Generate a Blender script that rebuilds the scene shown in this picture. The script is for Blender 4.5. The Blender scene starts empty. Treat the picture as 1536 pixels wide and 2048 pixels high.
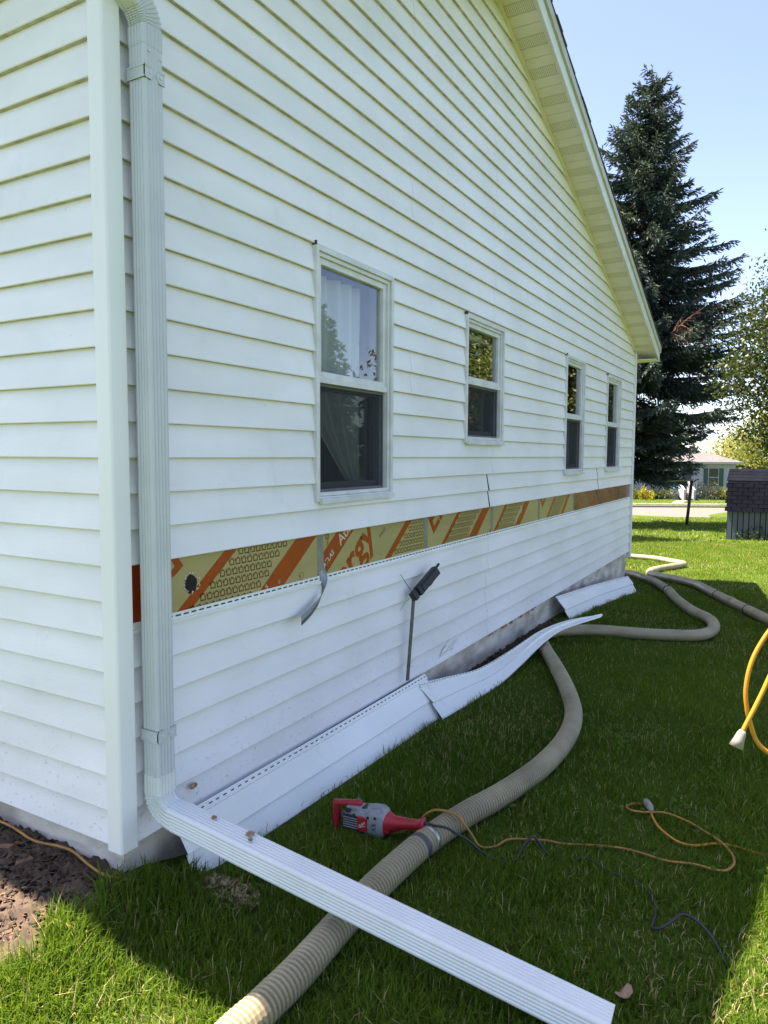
import bpy, bmesh, math, random
import numpy as np
from mathutils import Vector, Matrix, Euler

SC = bpy.context.scene
COL = SC.collection
rng = np.random.default_rng(7)
random.seed(7)
R = math.radians

# ------------------------------------------------------------------ camera
CAM = Vector((2.0394, -1.7035, 1.6167))
YAW, PITCH, ROLL = 0.517757, 0.0791922, 0.00495993
FW = Vector((-math.sin(YAW) * math.cos(PITCH), math.cos(YAW) * math.cos(PITCH), -math.sin(PITCH)))
RT = Vector((math.cos(YAW), math.sin(YAW), 0))
UP = RT.cross(FW)
R2 = math.cos(ROLL) * RT + math.sin(ROLL) * UP
U2 = -math.sin(ROLL) * RT + math.cos(ROLL) * UP
cd = bpy.data.cameras.new('camera')
cd.sensor_fit = 'HORIZONTAL'
cd.sensor_width = 36.0
cd.lens = 1449.24 / 1536 * 36.0
cd.clip_start = 0.05
cd.clip_end = 3000
cam = bpy.data.objects.new('camera', cd)
COL.objects.link(cam)
cam.matrix_world = Matrix(((R2.x, U2.x, -FW.x, CAM.x), (R2.y, U2.y, -FW.y, CAM.y), (R2.z, U2.z, -FW.z, CAM.z), (0, 0, 0, 1)))
SC.camera = cam

# ------------------------------------------------------------------ sky, sun, exposure
KX, KY = 0.40, 0.05                       # how far shadows move per metre of height
sun_el = math.atan(1 / math.hypot(KX, KY))
wd = bpy.data.worlds.new('World')
SC.world = wd
wd.use_nodes = True
wn = wd.node_tree
wn.nodes.clear()
sky = wn.nodes.new('ShaderNodeTexSky')
sky.sky_type = 'NISHITA'
sky.sun_disc = False
sky.sun_elevation = sun_el
sky.sun_rotation = math.atan2(-KX, -KY) % (2 * math.pi)
sky.air_density = 0.6
sky.dust_density = 0.8
sky.ozone_density = 1.0
bg = wn.nodes.new('ShaderNodeBackground')
bg.inputs['Strength'].default_value = 0.10
wo = wn.nodes.new('ShaderNodeOutputWorld')
wn.links.new(sky.outputs[0], bg.inputs['Color'])
wn.links.new(bg.outputs[0], wo.inputs['Surface'])
sl = bpy.data.lights.new('sun', 'SUN')
sl.energy = 5.0
sl.angle = R(0.53)
sl.color = (1.0, 0.95, 0.86)
so = bpy.data.objects.new('sun', sl)
COL.objects.link(so)
so.location = (-20, 0, 40)
so.rotation_euler = Vector((KX, KY, -1)).to_track_quat('-Z', 'Y').to_euler()
vs = SC.view_settings
vs.view_transform = 'Standard'
vs.look = 'None'
vs.gamma = 1.0
vs.use_curve_mapping = False
vs.use_white_balance = True        # the phone balanced its whites for the shade
vs.white_balance_temperature = 7300
vs.white_balance_tint = 17
vs.exposure = 2.25
SC.cycles.max_bounces = 8
SC.cycles.transparent_max_bounces = 16

# ------------------------------------------------------------------ helpers
def nodes_of(name):
    m = bpy.data.materials.new(name)
    m.use_nodes = True
    nt = m.node_tree
    return m, nt, nt.nodes['Principled BSDF']

def nd(nt, t, **kw):
    n = nt.nodes.new(t)
    for k, v in kw.items():
        setattr(n, k, v)
    return n

def pos_noise(nt, scale, stretch=(1, 1, 1), detail=4, rough=0.55, coord='world', off=(0, 0, 0)):
    if coord == 'world':
        g = nd(nt, 'ShaderNodeNewGeometry').outputs['Position']
    else:
        g = nd(nt, 'ShaderNodeTexCoord').outputs['Object']
    mp = nd(nt, 'ShaderNodeMapping')
    mp.inputs['Scale'].default_value = stretch
    mp.inputs['Location'].default_value = off
    nt.links.new(g, mp.inputs['Vector'])
    no = nd(nt, 'ShaderNodeTexNoise')
    no.inputs['Scale'].default_value = scale
    no.inputs['Detail'].default_value = detail
    no.inputs['Roughness'].default_value = rough
    nt.links.new(mp.outputs[0], no.inputs['Vector'])
    return no.outputs['Fac']

def ramp(nt, fac, stops):
    r = nd(nt, 'ShaderNodeValToRGB')
    e = r.color_ramp.elements
    while len(e) < len(stops):
        e.new(0.5)
    for i, (p, c) in enumerate(stops):
        e[i].position = p
        e[i].color = (c[0], c[1], c[2], 1) if not isinstance(c, (int, float)) else (c, c, c, 1)
    nt.links.new(fac, r.inputs[0])
    return r.outputs[0]

def mixc(nt, fac, a, b, mode='MIX'):
    m = nd(nt, 'ShaderNodeMix', data_type='RGBA', blend_type=mode)
    for s, v in ((0, fac), (6, a), (7, b)):
        if isinstance(v, (int, float)):
            m.inputs[s].default_value = v
        elif isinstance(v, tuple):
            m.inputs[s].default_value = (*v, 1)
        else:
            nt.links.new(v, m.inputs[s])
    return m.outputs[2]

def bump(nt, bs, h, strength, dist=0.01):
    b = nd(nt, 'ShaderNodeBump')
    b.inputs['Strength'].default_value = strength
    b.inputs['Distance'].default_value = dist
    nt.links.new(h, b.inputs['Height'])
    nt.links.new(b.outputs[0], bs.inputs['Normal'])

def mat(name, c, rough=0.5, c2=None, scale=6, stretch=(1, 1, 1), lo=0.35, hi=0.65, bmp=0, bscale=60, bstretch=None, spec=0.5, metal=0, detail=4):
    m, nt, bs = nodes_of(name)
    bs.inputs['Roughness'].default_value = rough
    bs.inputs['Specular IOR Level'].default_value = spec
    bs.inputs['Metallic'].default_value = metal
    if c2 is None:
        c2 = tuple(v * 0.88 for v in c)
    f = pos_noise(nt, scale, stretch, detail)
    nt.links.new(ramp(nt, f, [(lo, c), (hi, c2)]), bs.inputs['Base Color'])
    if bmp:
        bump(nt, bs, pos_noise(nt, bscale, bstretch or stretch, 5), bmp, 0.004)
    return m

M = {}
def mk(key, *a, **k):
    M[key] = mat(key, *a, **k)

# vinyl siding: embossed grain, faint dirt, small specks
def vinyl(name, base, dirt=0.10, specks=True):
    m, nt, bs = nodes_of(name)
    bs.inputs['Roughness'].default_value = 0.42
    bs.inputs['Specular IOR Level'].default_value = 0.35
    big = pos_noise(nt, 1.4, (1, 1, 2.2), 5)
    dcol = tuple(v * w for v, w in zip(base, (0.84, 0.85, 0.82)))
    col = ramp(nt, big, [(0.35, base), (0.78, dcol)])
    if specks:
        sp = pos_noise(nt, 75, (1, 1, 1.6), 1, off=(3.1, 1.7, 0.4))
        spm = ramp(nt, sp, [(0.765, 0.0), (0.79, 1.0)])
        reg = ramp(nt, pos_noise(nt, 2.3, (1, 1, 1), 2), [(0.5, 0.0), (0.62, 0.55)])
        mm = nd(nt, 'ShaderNodeMath', operation='MULTIPLY')
        nt.links.new(spm, mm.inputs[0]); nt.links.new(reg, mm.inputs[1])
        col = mixc(nt, mm.outputs[0], col, (0.22, 0.2, 0.17))
        sm = pos_noise(nt, 5, (1, 1, 0.5), 6, 0.7, off=(9, 2, 5))
        col = mixc(nt, ramp(nt, sm, [(0.58, 0.0), (0.8, dirt * 2.2)]), col, (0.42, 0.42, 0.38))
    if specks and dirt < .15:      # soil splashed on the lowest courses
        g = nd(nt, 'ShaderNodeNewGeometry'); sx = nd(nt, 'ShaderNodeSeparateXYZ'); nt.links.new(g.outputs['Position'], sx.inputs[0])
        mr = nd(nt, 'ShaderNodeMapRange'); mr.inputs[1].default_value = 0.75; mr.inputs[2].default_value = 0.15; nt.links.new(sx.outputs[2], mr.inputs[0])
        sp2 = ramp(nt, pos_noise(nt, 38, (1, 1, 1.3), 3, 0.7, off=(1, 5, 2)), [(0.60, 0.0), (0.70, 0.6)])
        m2 = nd(nt, 'ShaderNodeMath', operation='MULTIPLY'); nt.links.new(mr.outputs[0], m2.inputs[0]); nt.links.new(sp2, m2.inputs[1])
        col = mixc(nt, m2.outputs[0], col, (0.36, 0.31, 0.24))
    nt.links.new(col, bs.inputs['Base Color'])
    b1 = nd(nt, 'ShaderNodeBump'); b1.inputs['Strength'].default_value = 0.22; b1.inputs['Distance'].default_value = 0.05
    nt.links.new(pos_noise(nt, 1.5, (1, 1, 3.0), 2, 0.5, off=(4, 4, 4)), b1.inputs['Height'])
    b2 = nd(nt, 'ShaderNodeBump'); b2.inputs['Strength'].default_value = 0.22; b2.inputs['Distance'].default_value = 0.004
    nt.links.new(pos_noise(nt, 26, (0.55, 0.55, 9), 3, 0.6), b2.inputs['Height'])
    nt.links.new(b1.outputs[0], b2.inputs['Normal']); nt.links.new(b2.outputs[0], bs.inputs['Normal'])
    return m
M['vinyl'] = vinyl('vinyl_siding', (0.87, 0.85, 0.86))
M['vinyl_fallen'] = vinyl('vinyl_fallen', (0.85, 0.86, 0.83), 0.16)
mk('trim', (0.84, 0.84, 0.83), 0.42, (0.79, 0.79, 0.77), 4, (1, 1, .4), bmp=0.08, bscale=30, bstretch=(6, 6, .3))
mk('window_white', (0.70, 0.705, 0.70), 0.4, (0.58, 0.585, 0.575), 9)
mk('gutter_metal', (0.555, 0.58, 0.60), 0.33, (0.505, 0.53, 0.545), 3, (1, 1, 1.5), bmp=0.05, bscale=40)
mk('gutter_white', (0.69, 0.72, 0.705), 0.30, (0.64, 0.67, 0.65), 5, bmp=0.05, bscale=40)
mk('rivet', (0.72, 0.74, 0.74), 0.25)
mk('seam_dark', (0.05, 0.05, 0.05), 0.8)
mk('soffit', (0.75, 0.67, 0.58), 0.5, (0.69, 0.61, 0.52), 5, bmp=0.05)
mk('soffit_groove', (0.10, 0.09, 0.05), 0.8)
mk('lap_dirt_shade', (0.58, 0.53, 0.50), 0.8, (0.37, 0.33, 0.30), 18, (1, 1, 1))  # dirt on the lap undersides, coloured darker to deepen their shade lines
mk('fascia', (0.72, 0.74, 0.72), 0.4)
mk('tan_trim', (0.52, 0.50, 0.42), 0.45)
mk('foundation', (0.70, 0.64, 0.55), 0.9, (0.38, 0.33, 0.27), 3.6, (1, 1, 1.8), 0.40, 0.66, bmp=0.6, bscale=28)
mk('dirt', (0.040, 0.027, 0.018), 0.95, (0.085, 0.058, 0.038), 14, bmp=1.0, bscale=60)
mk('bark', (0.11, 0.06, 0.038), 0.85, (0.19, 0.105, 0.065), 30, bmp=0.5, bscale=80)
mk('chips', (0.40, 0.29, 0.16), 0.85, (0.20, 0.125, 0.06), 60)
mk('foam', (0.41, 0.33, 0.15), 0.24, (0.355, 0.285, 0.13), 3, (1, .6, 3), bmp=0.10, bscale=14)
mk('foam_far', (0.22, 0.092, 0.06), 0.22, (0.185, 0.078, 0.05), 3, (1, .6, 3), bmp=0.10, bscale=14)  # reddish base colour stands in for the film's reflection at grazing view
mk('print_orange', (0.36, 0.038, 0.005), 0.26, (0.31, 0.032, 0.005), 6, bmp=0.10, bscale=14)
mk('print_brown', (0.115, 0.038, 0.006), 0.3)
mk('print_white', (0.62, 0.56, 0.44), 0.4)
mk('print_black', (0.06, 0.05, 0.045), 0.5)
mk('foil_tape', (0.30, 0.31, 0.315), 0.38, (0.22, 0.23, 0.235), 14, bmp=0.3, bscale=40, metal=0.5)
mk('hole_dark', (0.02, 0.014, 0.01), 0.95, bmp=0.6)
mk('screen_frame', (0.115, 0.115, 0.13), 0.5)
mk('sheathing', (0.30, 0.24, 0.15), 0.8)
mk('drywall', (0.32, 0.31, 0.29), 0.9)
mk('room_floor', (0.14, 0.09, 0.05), 0.6)
mk('shingle', (0.055, 0.055, 0.06), 0.95, (0.10, 0.098, 0.10), 60, bmp=0.6, bscale=200)
mk('hose', (0.335, 0.29, 0.18), 0.42, (0.235, 0.20, 0.12), 5, bmp=0.08, detail=8)
mk('clamp_metal', (0.45, 0.45, 0.45), 0.3, metal=0.8)
mk('black_tape', (0.06, 0.06, 0.07), 0.45)
mk('cord_yellow', (0.50, 0.225, 0.014), 0.42, (0.40, 0.17, 0.012), 8)
mk('cord_old', (0.38, 0.19, 0.03), 0.5, (0.26, 0.125, 0.026), 14)
mk('cord_black', (0.02, 0.021, 0.024), 0.5)
mk('plug_clear', (0.25, 0.225, 0.185), 0.25)
mk('drill_red', (0.42, 0.012, 0.022), 0.42, (0.33, 0.012, 0.02), 20, bmp=0.05)
mk('drill_grey', (0.27, 0.275, 0.285), 0.5, (0.13, 0.13, 0.135), 34, lo=.45, hi=.8, detail=8)
mk('drill_black', (0.02, 0.02, 0.022), 0.6)
mk('box_grey', (0.026, 0.027, 0.032), 0.45, (0.016, 0.017, 0.02), 20, spec=.3)
mk('bar_metal', (0.155, 0.15, 0.145), 0.5, (0.10, 0.095, 0.09), 30, metal=0.5)
mk('wood_bark', (0.085, 0.06, 0.045), 0.95, (0.045, 0.033, 0.026), 14, (1, 1, .25), bmp=0.8, bscale=30)
mk('road', (0.135, 0.108, 0.09), 0.9, (0.115, 0.092, 0.077), 2.5, bmp=0.3, bscale=40)
mk('concrete', (0.17, 0.155, 0.13), 0.9, (0.145, 0.135, 0.115), 3)
mk('roof_grey', (0.085, 0.082, 0.082), 0.9, (0.125, 0.12, 0.118), 5, bmp=0.3)
mk('house_white', (0.34, 0.36, 0.38), 0.6)
mk('house_beige', (0.50, 0.47, 0.42), 0.7)
mk('shutter_green', (0.02, 0.07, 0.05), 0.6)
mk('dark_glass', (0.03, 0.035, 0.04), 0.08)
mk('door_dark', (0.035, 0.05, 0.045), 0.5)
mk('step_brown', (0.11, 0.05, 0.04), 0.8)
mk('shed_roof', (0.0025, 0.0034, 0.0065), 0.95, (0.005, 0.0065, 0.012), 3, bmp=0.4, bscale=80, spec=0.08)  # near-black base colour stands in for shade lying over the shed
mk('shed_wall', (0.105, 0.125, 0.165), 0.75, (0.08, 0.095, 0.125), 5, (1, 1, .3))
mk('pole_black', (0.025, 0.022, 0.02), 0.6)
mk('pole_white', (0.62, 0.62, 0.60), 0.5)
mk('pot_blue', (0.05, 0.22, 0.42), 0.4)
mk('pot_orange', (0.62, 0.14, 0.05), 0.5)
mk('wire_black', (0.03, 0.03, 0.035), 0.5)
mk('leaf_brown', (0.36, 0.25, 0.17), 0.7, (0.26, 0.165, 0.10), 40)
mk('dead_twig', (0.20, 0.10, 0.06), 0.9, (0.13, 0.07, 0.045), 30)
mk('rust', (0.55, 0.20, 0.03), 0.8, (0.25, 0.10, 0.03), 30)
mk('blind', (0.62, 0.58, 0.42), 0.5)
mk('picket_white', (0.42, 0.43, 0.42), 0.6)
mk('nest', (0.42, 0.34, 0.17), 0.9, (0.16, 0.11, 0.06), 90)
mk('chair_wood', (0.22, 0.12, 0.05), 0.5)

def leaf_mat(name, attr='Col', trans=0.35, rough=0.5, gloss=0.3):
    m, nt, bs = nodes_of(name)
    a = nd(nt, 'ShaderNodeAttribute', attribute_name=attr)
    bs.inputs['Roughness'].default_value = rough
    bs.inputs['Specular IOR Level'].default_value = gloss
    nt.links.new(a.outputs['Color'], bs.inputs['Base Color'])
    tr = nd(nt, 'ShaderNodeBsdfTranslucent')
    mc = mixc(nt, 1.0, a.outputs['Color'], (1.35, 1.3, 0.6), 'MULTIPLY')
    nt.links.new(mc, tr.inputs['Color'])
    ms = nd(nt, 'ShaderNodeMixShader')
    ms.inputs[0].default_value = trans
    out = nt.nodes['Material Output']
    nt.links.new(bs.outputs[0], ms.inputs[1])
    nt.links.new(tr.outputs[0], ms.inputs[2])
    nt.links.new(ms.outputs[0], out.inputs['Surface'])
    return m
M['grass'] = leaf_mat('grass_blades', trans=0.4, rough=0.6, gloss=0.10)
M['leaf'] = leaf_mat('tree_leaves', trans=0.35, rough=0.45, gloss=0.35)
M['needle'] = leaf_mat('spruce_needles', trans=0.08, rough=0.6, gloss=0.2)

def ground_mat():
    m, nt, bs = nodes_of('lawn_ground')
    bs.inputs['Roughness'].default_value = 0.95
    bs.inputs['Specular IOR Level'].default_value = 0.1
    f1 = pos_noise(nt, 0.7, (1, 1, 1), 6, 0.6)
    f2 = pos_noise(nt, 35, (1, 1, 1), 5, 0.75)
    a = ramp(nt, f1, [(0.3, (0.06, 0.105, 0.016)), (0.7, (0.10, 0.145, 0.027))])
    b = ramp(nt, f2, [(0.3, (0.35, 0.38, 0.30)), (0.7, (1.15, 1.1, 1.0))])
    nt.links.new(mixc(nt, 1.0, a, b, 'MULTIPLY'), bs.inputs['Base Color'])
    bump(nt, bs, f2, 0.8, 0.03)
    return m
M['lawn'] = ground_mat()

def glass_mat(name, ior=1.7, tint=(0.92, 0.95, 0.95)):
    m, nt, bs = nodes_of(name)
    nt.nodes.remove(bs)
    t = nd(nt, 'ShaderNodeBsdfTransparent'); t.inputs[0].default_value = (*tint, 1)
    g = nd(nt, 'ShaderNodeBsdfGlossy'); g.inputs['Roughness'].default_value = 0.004
    lw = nd(nt, 'ShaderNodeLayerWeight'); lw.inputs[0].default_value = 0.5
    pw = nd(nt, 'ShaderNodeMath', operation='POWER'); pw.inputs[1].default_value = 4.2
    nt.links.new(lw.outputs['Facing'], pw.inputs[0])
    fr = nd(nt, 'ShaderNodeMath', operation='MULTIPLY_ADD'); fr.inputs[1].default_value = 0.9; fr.inputs[2].default_value = 0.085
    nt.links.new(pw.outputs[0], fr.inputs[0])
    b = nd(nt, 'ShaderNodeBump'); b.inputs['Strength'].default_value = 0.02; b.inputs['Distance'].default_value = 0.02
    nt.links.new(pos_noise(nt, 2.2, (1, 1, 1), 1), b.inputs['Height'])
    nt.links.new(b.outputs[0], g.inputs['Normal'])
    ms = nd(nt, 'ShaderNodeMixShader')
    nt.links.new(fr.outputs[0], ms.inputs[0]); nt.links.new(t.outputs[0], ms.inputs[1]); nt.links.new(g.outputs[0], ms.inputs[2])
    nt.links.new(ms.outputs[0], nt.nodes['Material Output'].inputs['Surface'])
    return m
M['glass'] = glass_mat('window_glass', 1.75)

def veil_mat(name, col, alpha, rough=0.9):
    m, nt, bs = nodes_of(name)
    bs.inputs['Base Color'].default_value = (*col, 1)
    bs.inputs['Roughness'].default_value = rough
    bs.inputs['Specular IOR Level'].default_value = 0.15
    bs.inputs['Alpha'].default_value = alpha
    return m
M['screen'] = veil_mat('insect_screen', (0.035, 0.037, 0.042), 0.55)
M['curtain'] = veil_mat('sheer_curtain', (0.72, 0.72, 0.70), 0.72)

def perforated():
    m, nt, bs = nodes_of('soffit_vent')
    bs.inputs['Roughness'].default_value = 0.5
    tc = nd(nt, 'ShaderNodeTexCoord')
    sc = nd(nt, 'ShaderNodeVectorMath', operation='MULTIPLY'); sc.inputs[1].default_value = (72, 72, 0)
    nt.links.new(tc.outputs['Object'], sc.inputs[0])
    fr = nd(nt, 'ShaderNodeVectorMath', operation='FRACTION'); nt.links.new(sc.outputs[0], fr.inputs[0])
    ds = nd(nt, 'ShaderNodeVectorMath', operation='DISTANCE'); ds.inputs[1].default_value = (0.5, 0.5, 0)
    nt.links.new(fr.outputs[0], ds.inputs[0])
    nt.links.new(ramp(nt, ds.outputs['Value'], [(0.22, (0.06, 0.055, 0.04)), (0.27, (0.73, 0.65, 0.51))]), bs.inputs['Base Color'])
    return m
M['soffit_vent'] = perforated()

# ---- objects
def tag(o, label=None, cat=None, group=None, kind=None):
    for k, v in (('label', label), ('category', cat), ('group', group), ('kind', kind)):
        if v:
            o[k] = v
    return o

def empty(name, loc, label, cat, group=None, kind=None):
    e = bpy.data.objects.new(name, None)
    e.empty_display_size = 0.1
    e.location = loc
    COL.objects.link(e)
    return tag(e, label, cat, group, kind)

def put(o, parent):
    """parent while the mesh stays in world coordinates"""
    o.parent = parent
    if parent is not None:
        o.matrix_parent_inverse = Matrix.Translation(-parent.location)
    return o

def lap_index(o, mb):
    o.data.materials.append(M['lap_dirt_shade'])
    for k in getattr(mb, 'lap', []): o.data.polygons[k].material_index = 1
class MB:
    def __init__(s):
        s.v = []; s.f = []
    def add(s, vs, fs):
        n = len(s.v)
        s.v.extend([tuple(map(float, v)) for v in vs])
        s.f.extend([tuple(i + n for i in f) for f in fs])
        return s
    def hexa(s, p):   # 8 points: 0-3 bottom ring, 4-7 top ring
        return s.add(p, [(3, 2, 1, 0), (4, 5, 6, 7), (0, 1, 5, 4), (1, 2, 6, 5), (2, 3, 7, 6), (3, 0, 4, 7)])
    def box(s, x0, x1, y0, y1, z0, z1):
        return s.hexa([(x0, y0, z0), (x1, y0, z0), (x1, y1, z0), (x0, y1, z0), (x0, y0, z1), (x1, y0, z1), (x1, y1, z1), (x0, y1, z1)])
    def obox(s, c, ax, ay, az, hx, hy, hz):
        c = Vector(c); ax, ay, az = (Vector(a) for a in (ax, ay, az))
        P = []
        for sz in (-1, 1):
            for sx, sy in ((-1, -1), (1, -1), (1, 1), (-1, 1)):
                P.append(c + ax * hx * sx + ay * hy * sy + az * hz * sz)
        return s.hexa(P)
    def prism(s, poly, axis, a0, a1):
        """poly: 2D points in the two other axes, extruded along axis"""
        n = len(poly)
        def P(q, a):
            q = list(q); q.insert(axis, a); return tuple(q)
        vs = [P(q, a0) for q in poly] + [P(q, a1) for q in poly]
        fs = [tuple(range(n))[::-1], tuple(range(n, 2 * n))] + [(i, (i + 1) % n, n + (i + 1) % n, n + i) for i in range(n)]
        return s.add(vs, fs)
    def build(s, name, m, parent=None, smooth=False, bevel=0, mesh_only=False):
        me = bpy.data.meshes.new(name)
        me.from_pydata(s.v, [], s.f)
        bm = bmesh.new(); bm.from_mesh(me)
        bmesh.ops.recalc_face_normals(bm, faces=bm.faces)
        if bevel:
            bmesh.ops.bevel(bm, geom=bm.edges[:], offset=bevel, segments=2, affect='EDGES', profile=0.6)
        bm.to_mesh(me); bm.free()
        if smooth:
            me.polygons.foreach_set('use_smooth', [True] * len(me.polygons))
        me.materials.append(M[m] if isinstance(m, str) else m)
        if mesh_only:
            return me
        o = bpy.data.objects.new(name, me)
        COL.objects.link(o)
        return put(o, parent)

def link_mesh(name, me, parent=None):
    o = bpy.data.objects.new(name, me)
    COL.objects.link(o)
    return put(o, parent)

def spline(pts, n=10):
    """Catmull-Rom through the points"""
    P = [Vector(p) for p in pts]
    P = [P[0] * 2 - P[1]] + P + [P[-1] * 2 - P[-2]]
    out = []
    for i in range(1, len(P) - 2):
        a, b, c, d = P[i - 1:i + 3]
        for k in range(n):
            t = k / n
            out.append(0.5 * ((2 * b) + (c - a) * t + (2 * a - 5 * b + 4 * c - d) * t * t + (3 * b - a - 3 * c + d) * t ** 3))
    out.append(P[-2])
    return out

def resample(pts, step):
    L = [0]
    for a, b in zip(pts, pts[1:]):
        L.append(L[-1] + (b - a).length)
    n = max(2, int(L[-1] / step))
    A = np.array([tuple(p) for p in pts]); L = np.array(L)
    s = np.linspace(0, L[-1], n + 1)
    return [Vector((np.interp(q, L, A[:, 0]), np.interp(q, L, A[:, 1]), np.interp(q, L, A[:, 2]))) for q in s]

def tube(mb, pts, rad, seg=10, caps=True):
    """rad: number or function(i, n)"""
    n = len(pts)
    t0 = (pts[1] - pts[0]).normalized()
    nrm = t0.orthogonal().normalized()
    vs = []; fs = []
    for i, p in enumerate(pts):
        t = (pts[min(i + 1, n - 1)] - pts[max(i - 1, 0)]).normalized()
        nrm = (nrm - t * nrm.dot(t)).normalized()
        b = t.cross(nrm)
        r = rad(i, n) if callable(rad) else rad
        for k in range(seg):
            a = 2 * math.pi * k / seg
            vs.append(p + (nrm * math.cos(a) + b * math.sin(a)) * r)
    for i in range(n - 1):
        for k in range(seg):
            fs.append((i * seg + k, i * seg + (k + 1) % seg, (i + 1) * seg + (k + 1) % seg, (i + 1) * seg + k))
    if caps:
        fs.append(tuple(range(seg))[::-1]); fs.append(tuple(range((n - 1) * seg, n * seg)))
    mb.add(vs, fs)
    return mb

def colored_mesh(name, V, F, Cc, m, parent=None, smooth=False):
    """V (n,3) F (m,k) Cc (n,3) numpy"""
    me = bpy.data.meshes.new(name)
    k = F.shape[1]
    me.vertices.add(len(V)); me.vertices.foreach_set('co', V.astype(np.float32).ravel())
    me.loops.add(F.size); me.loops.foreach_set('vertex_index', F.astype(np.int32).ravel())
    me.polygons.add(len(F))
    me.polygons.foreach_set('loop_start', np.arange(0, F.size, k, dtype=np.int32))
    if smooth:
        me.polygons.foreach_set('use_smooth', np.ones(len(F), bool))
    me.update(calc_edges=True)
    at = me.color_attributes.new('Col', 'FLOAT_COLOR', 'POINT')
    at.data.foreach_set('color', np.hstack([Cc, np.ones((len(Cc), 1))]).astype(np.float32).ravel())
    me.materials.append(M[m])
    o = bpy.data.objects.new(name, me)
    COL.objects.link(o)
    return put(o, parent)

# terrain: level round the house, falling away towards the street
HD = [-1000, 7, 8.6, 10.3, 16, 22, 30, 38, 40, 46, 50, 58, 70, 2000]
HZ = [0, 0, -.05, -.15, -.52, -.92, -1.27, -1.69, -1.77, -1.68, -1.72, -1.81, -1.85, -1.85]
FH = np.array([-math.sin(YAW), math.cos(YAW)]); RH = np.array([math.cos(YAW), math.sin(YAW)])
def depth(x, y):
    return (np.asarray(x) - CAM.x) * FH[0] + (np.asarray(y) - CAM.y) * FH[1]
def bed_height(x, y):
    """the planting bed along the front wall is banked up against the house"""
    x = np.asarray(x, float); y = np.asarray(y, float)
    a = np.clip((y + 0.62) / 0.60, 0, 1); a = a * a * (3 - 2 * a)
    b = np.clip((0.30 - x) / 0.34, 0, 1); b = b * b * (3 - 2 * b)
    c = np.clip((0.35 - y) / 0.25, 0, 1)
    return 0.085 * a * b * c
def height(x, y):
    return np.interp(depth(x, y), HD, HZ) + bed_height(x, y)
def street(a, b, z=None):
    """a metres to the side and b metres along the slope direction, from the photographer's spot"""
    x = CAM.x + a * RH[0] + b * FH[0]; y = CAM.y + a * RH[1] + b * FH[1]
    return Vector((x, y, float(height(x, y)) if z is None else z))

# ================================================================== THE SETTING
def make_lawn():
    def axis(lo, hi, c0, c1, st):
        a = [c0]
        while a[-1] < c1: a.append(a[-1] + st)
        s = st
        while a[-1] < hi: s *= 1.22; a.append(a[-1] + s)
        b = [c0]; s = st
        while b[-1] > lo: s *= 1.22; b.append(b[-1] - s)
        return np.array(b[:0:-1] + a)
    xs = axis(-900, 900, -3, 5, 0.12); ys = axis(-900, 900, -3, 13, 0.12)
    X, Y = np.meshgrid(xs, ys, indexing='ij')
    Z = height(X, Y)
    nx, ny = X.shape
    V = np.stack([X.ravel(), Y.ravel(), Z.ravel()], 1)
    I = np.arange(nx * ny).reshape(nx, ny)
    F = np.stack([I[:-1, :-1], I[1:, :-1], I[1:, 1:], I[:-1, 1:]], -1).reshape(-1, 4)
    o = colored_mesh('lawn', V, F, np.zeros((len(V), 3)), 'lawn', smooth=True)
    tag(o, kind='structure')
make_lawn()

def strip(name, d0, d1, m, dz, a0=-250, a1=250):
    mb = MB(); ds = np.linspace(d0, d1, 6)
    vs = []
    for d in ds:
        for a in (a0, a1):
            p = street(a, d); vs.append((p.x, p.y, p.z + dz))
    mb.add(vs, [(2 * i, 2 * i + 1, 2 * i + 3, 2 * i + 2) for i in range(5)])
    return tag(mb.build(name, m), kind='structure')
strip('road', 39.8, 46.2, 'road', 0.012)
mbk = MB()
for d in (46.3,):
    p0, p1 = street(-120, d), street(120, d); q0, q1 = street(-120, d + .18), street(120, d + .18)
    mbk.hexa([(*p0.xy, p0.z - .1), (*p1.xy, p1.z - .1), (*q1.xy, q1.z - .1), (*q0.xy, q0.z - .1), (*p0.xy, p0.z + .1), (*p1.xy, p1.z + .1), (*q1.xy, q1.z + .1), (*q0.xy, q0.z + .1)])
tag(mbk.build('kerb', 'concrete'), kind='structure')
strip('sidewalk', 49.6, 51.0, 'concrete', 0.02)

# mulch bed by the front wall
def make_bed():
    nx, ny = 220, 70
    xs = np.linspace(-3.4, 0.12, nx); ys = np.linspace(-0.62, 0.05, ny)
    X, Y = np.meshgrid(xs, ys, indexing='ij')
    edge = -0.50 + 0.10 * np.sin(X * 7) - 0.04 * np.sin(X * 19 + 1)
    inside = np.clip((Y - edge) / 0.10, 0, 1) * np.clip((0.03 + 0.04 * np.sin(Y * 30) - X) / 0.08, 0, 1)
    Z = height(X, Y) - 0.02 + 0.03 * inside + (rng.random(X.shape) - .5) * 0.026 * inside + 0.012 * np.sin(X * 31 + Y * 17) * np.sin(Y * 41) * inside
    V = np.stack([X.ravel(), Y.ravel(), Z.ravel()], 1)
    I = np.arange(nx * ny).reshape(nx, ny)
    F = np.stack([I[:-1, :-1], I[1:, :-1], I[1:, 1:], I[:-1, 1:]], -1).reshape(-1, 4)
    o = colored_mesh('mulch_bed', V, F, np.zeros((len(V), 3)), 'dirt', smooth=True)
    tag(o, kind='structure')
make_bed()
def in_bed(x, y):
    edge = -0.46 + 0.10 * np.sin(x * 7) - 0.04 * np.sin(x * 19 + 1)
    return (y > edge) & (y < .1) & (x < -0.01 + 0.04 * np.sin(y * 30)) & (x > -3.4)

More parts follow.
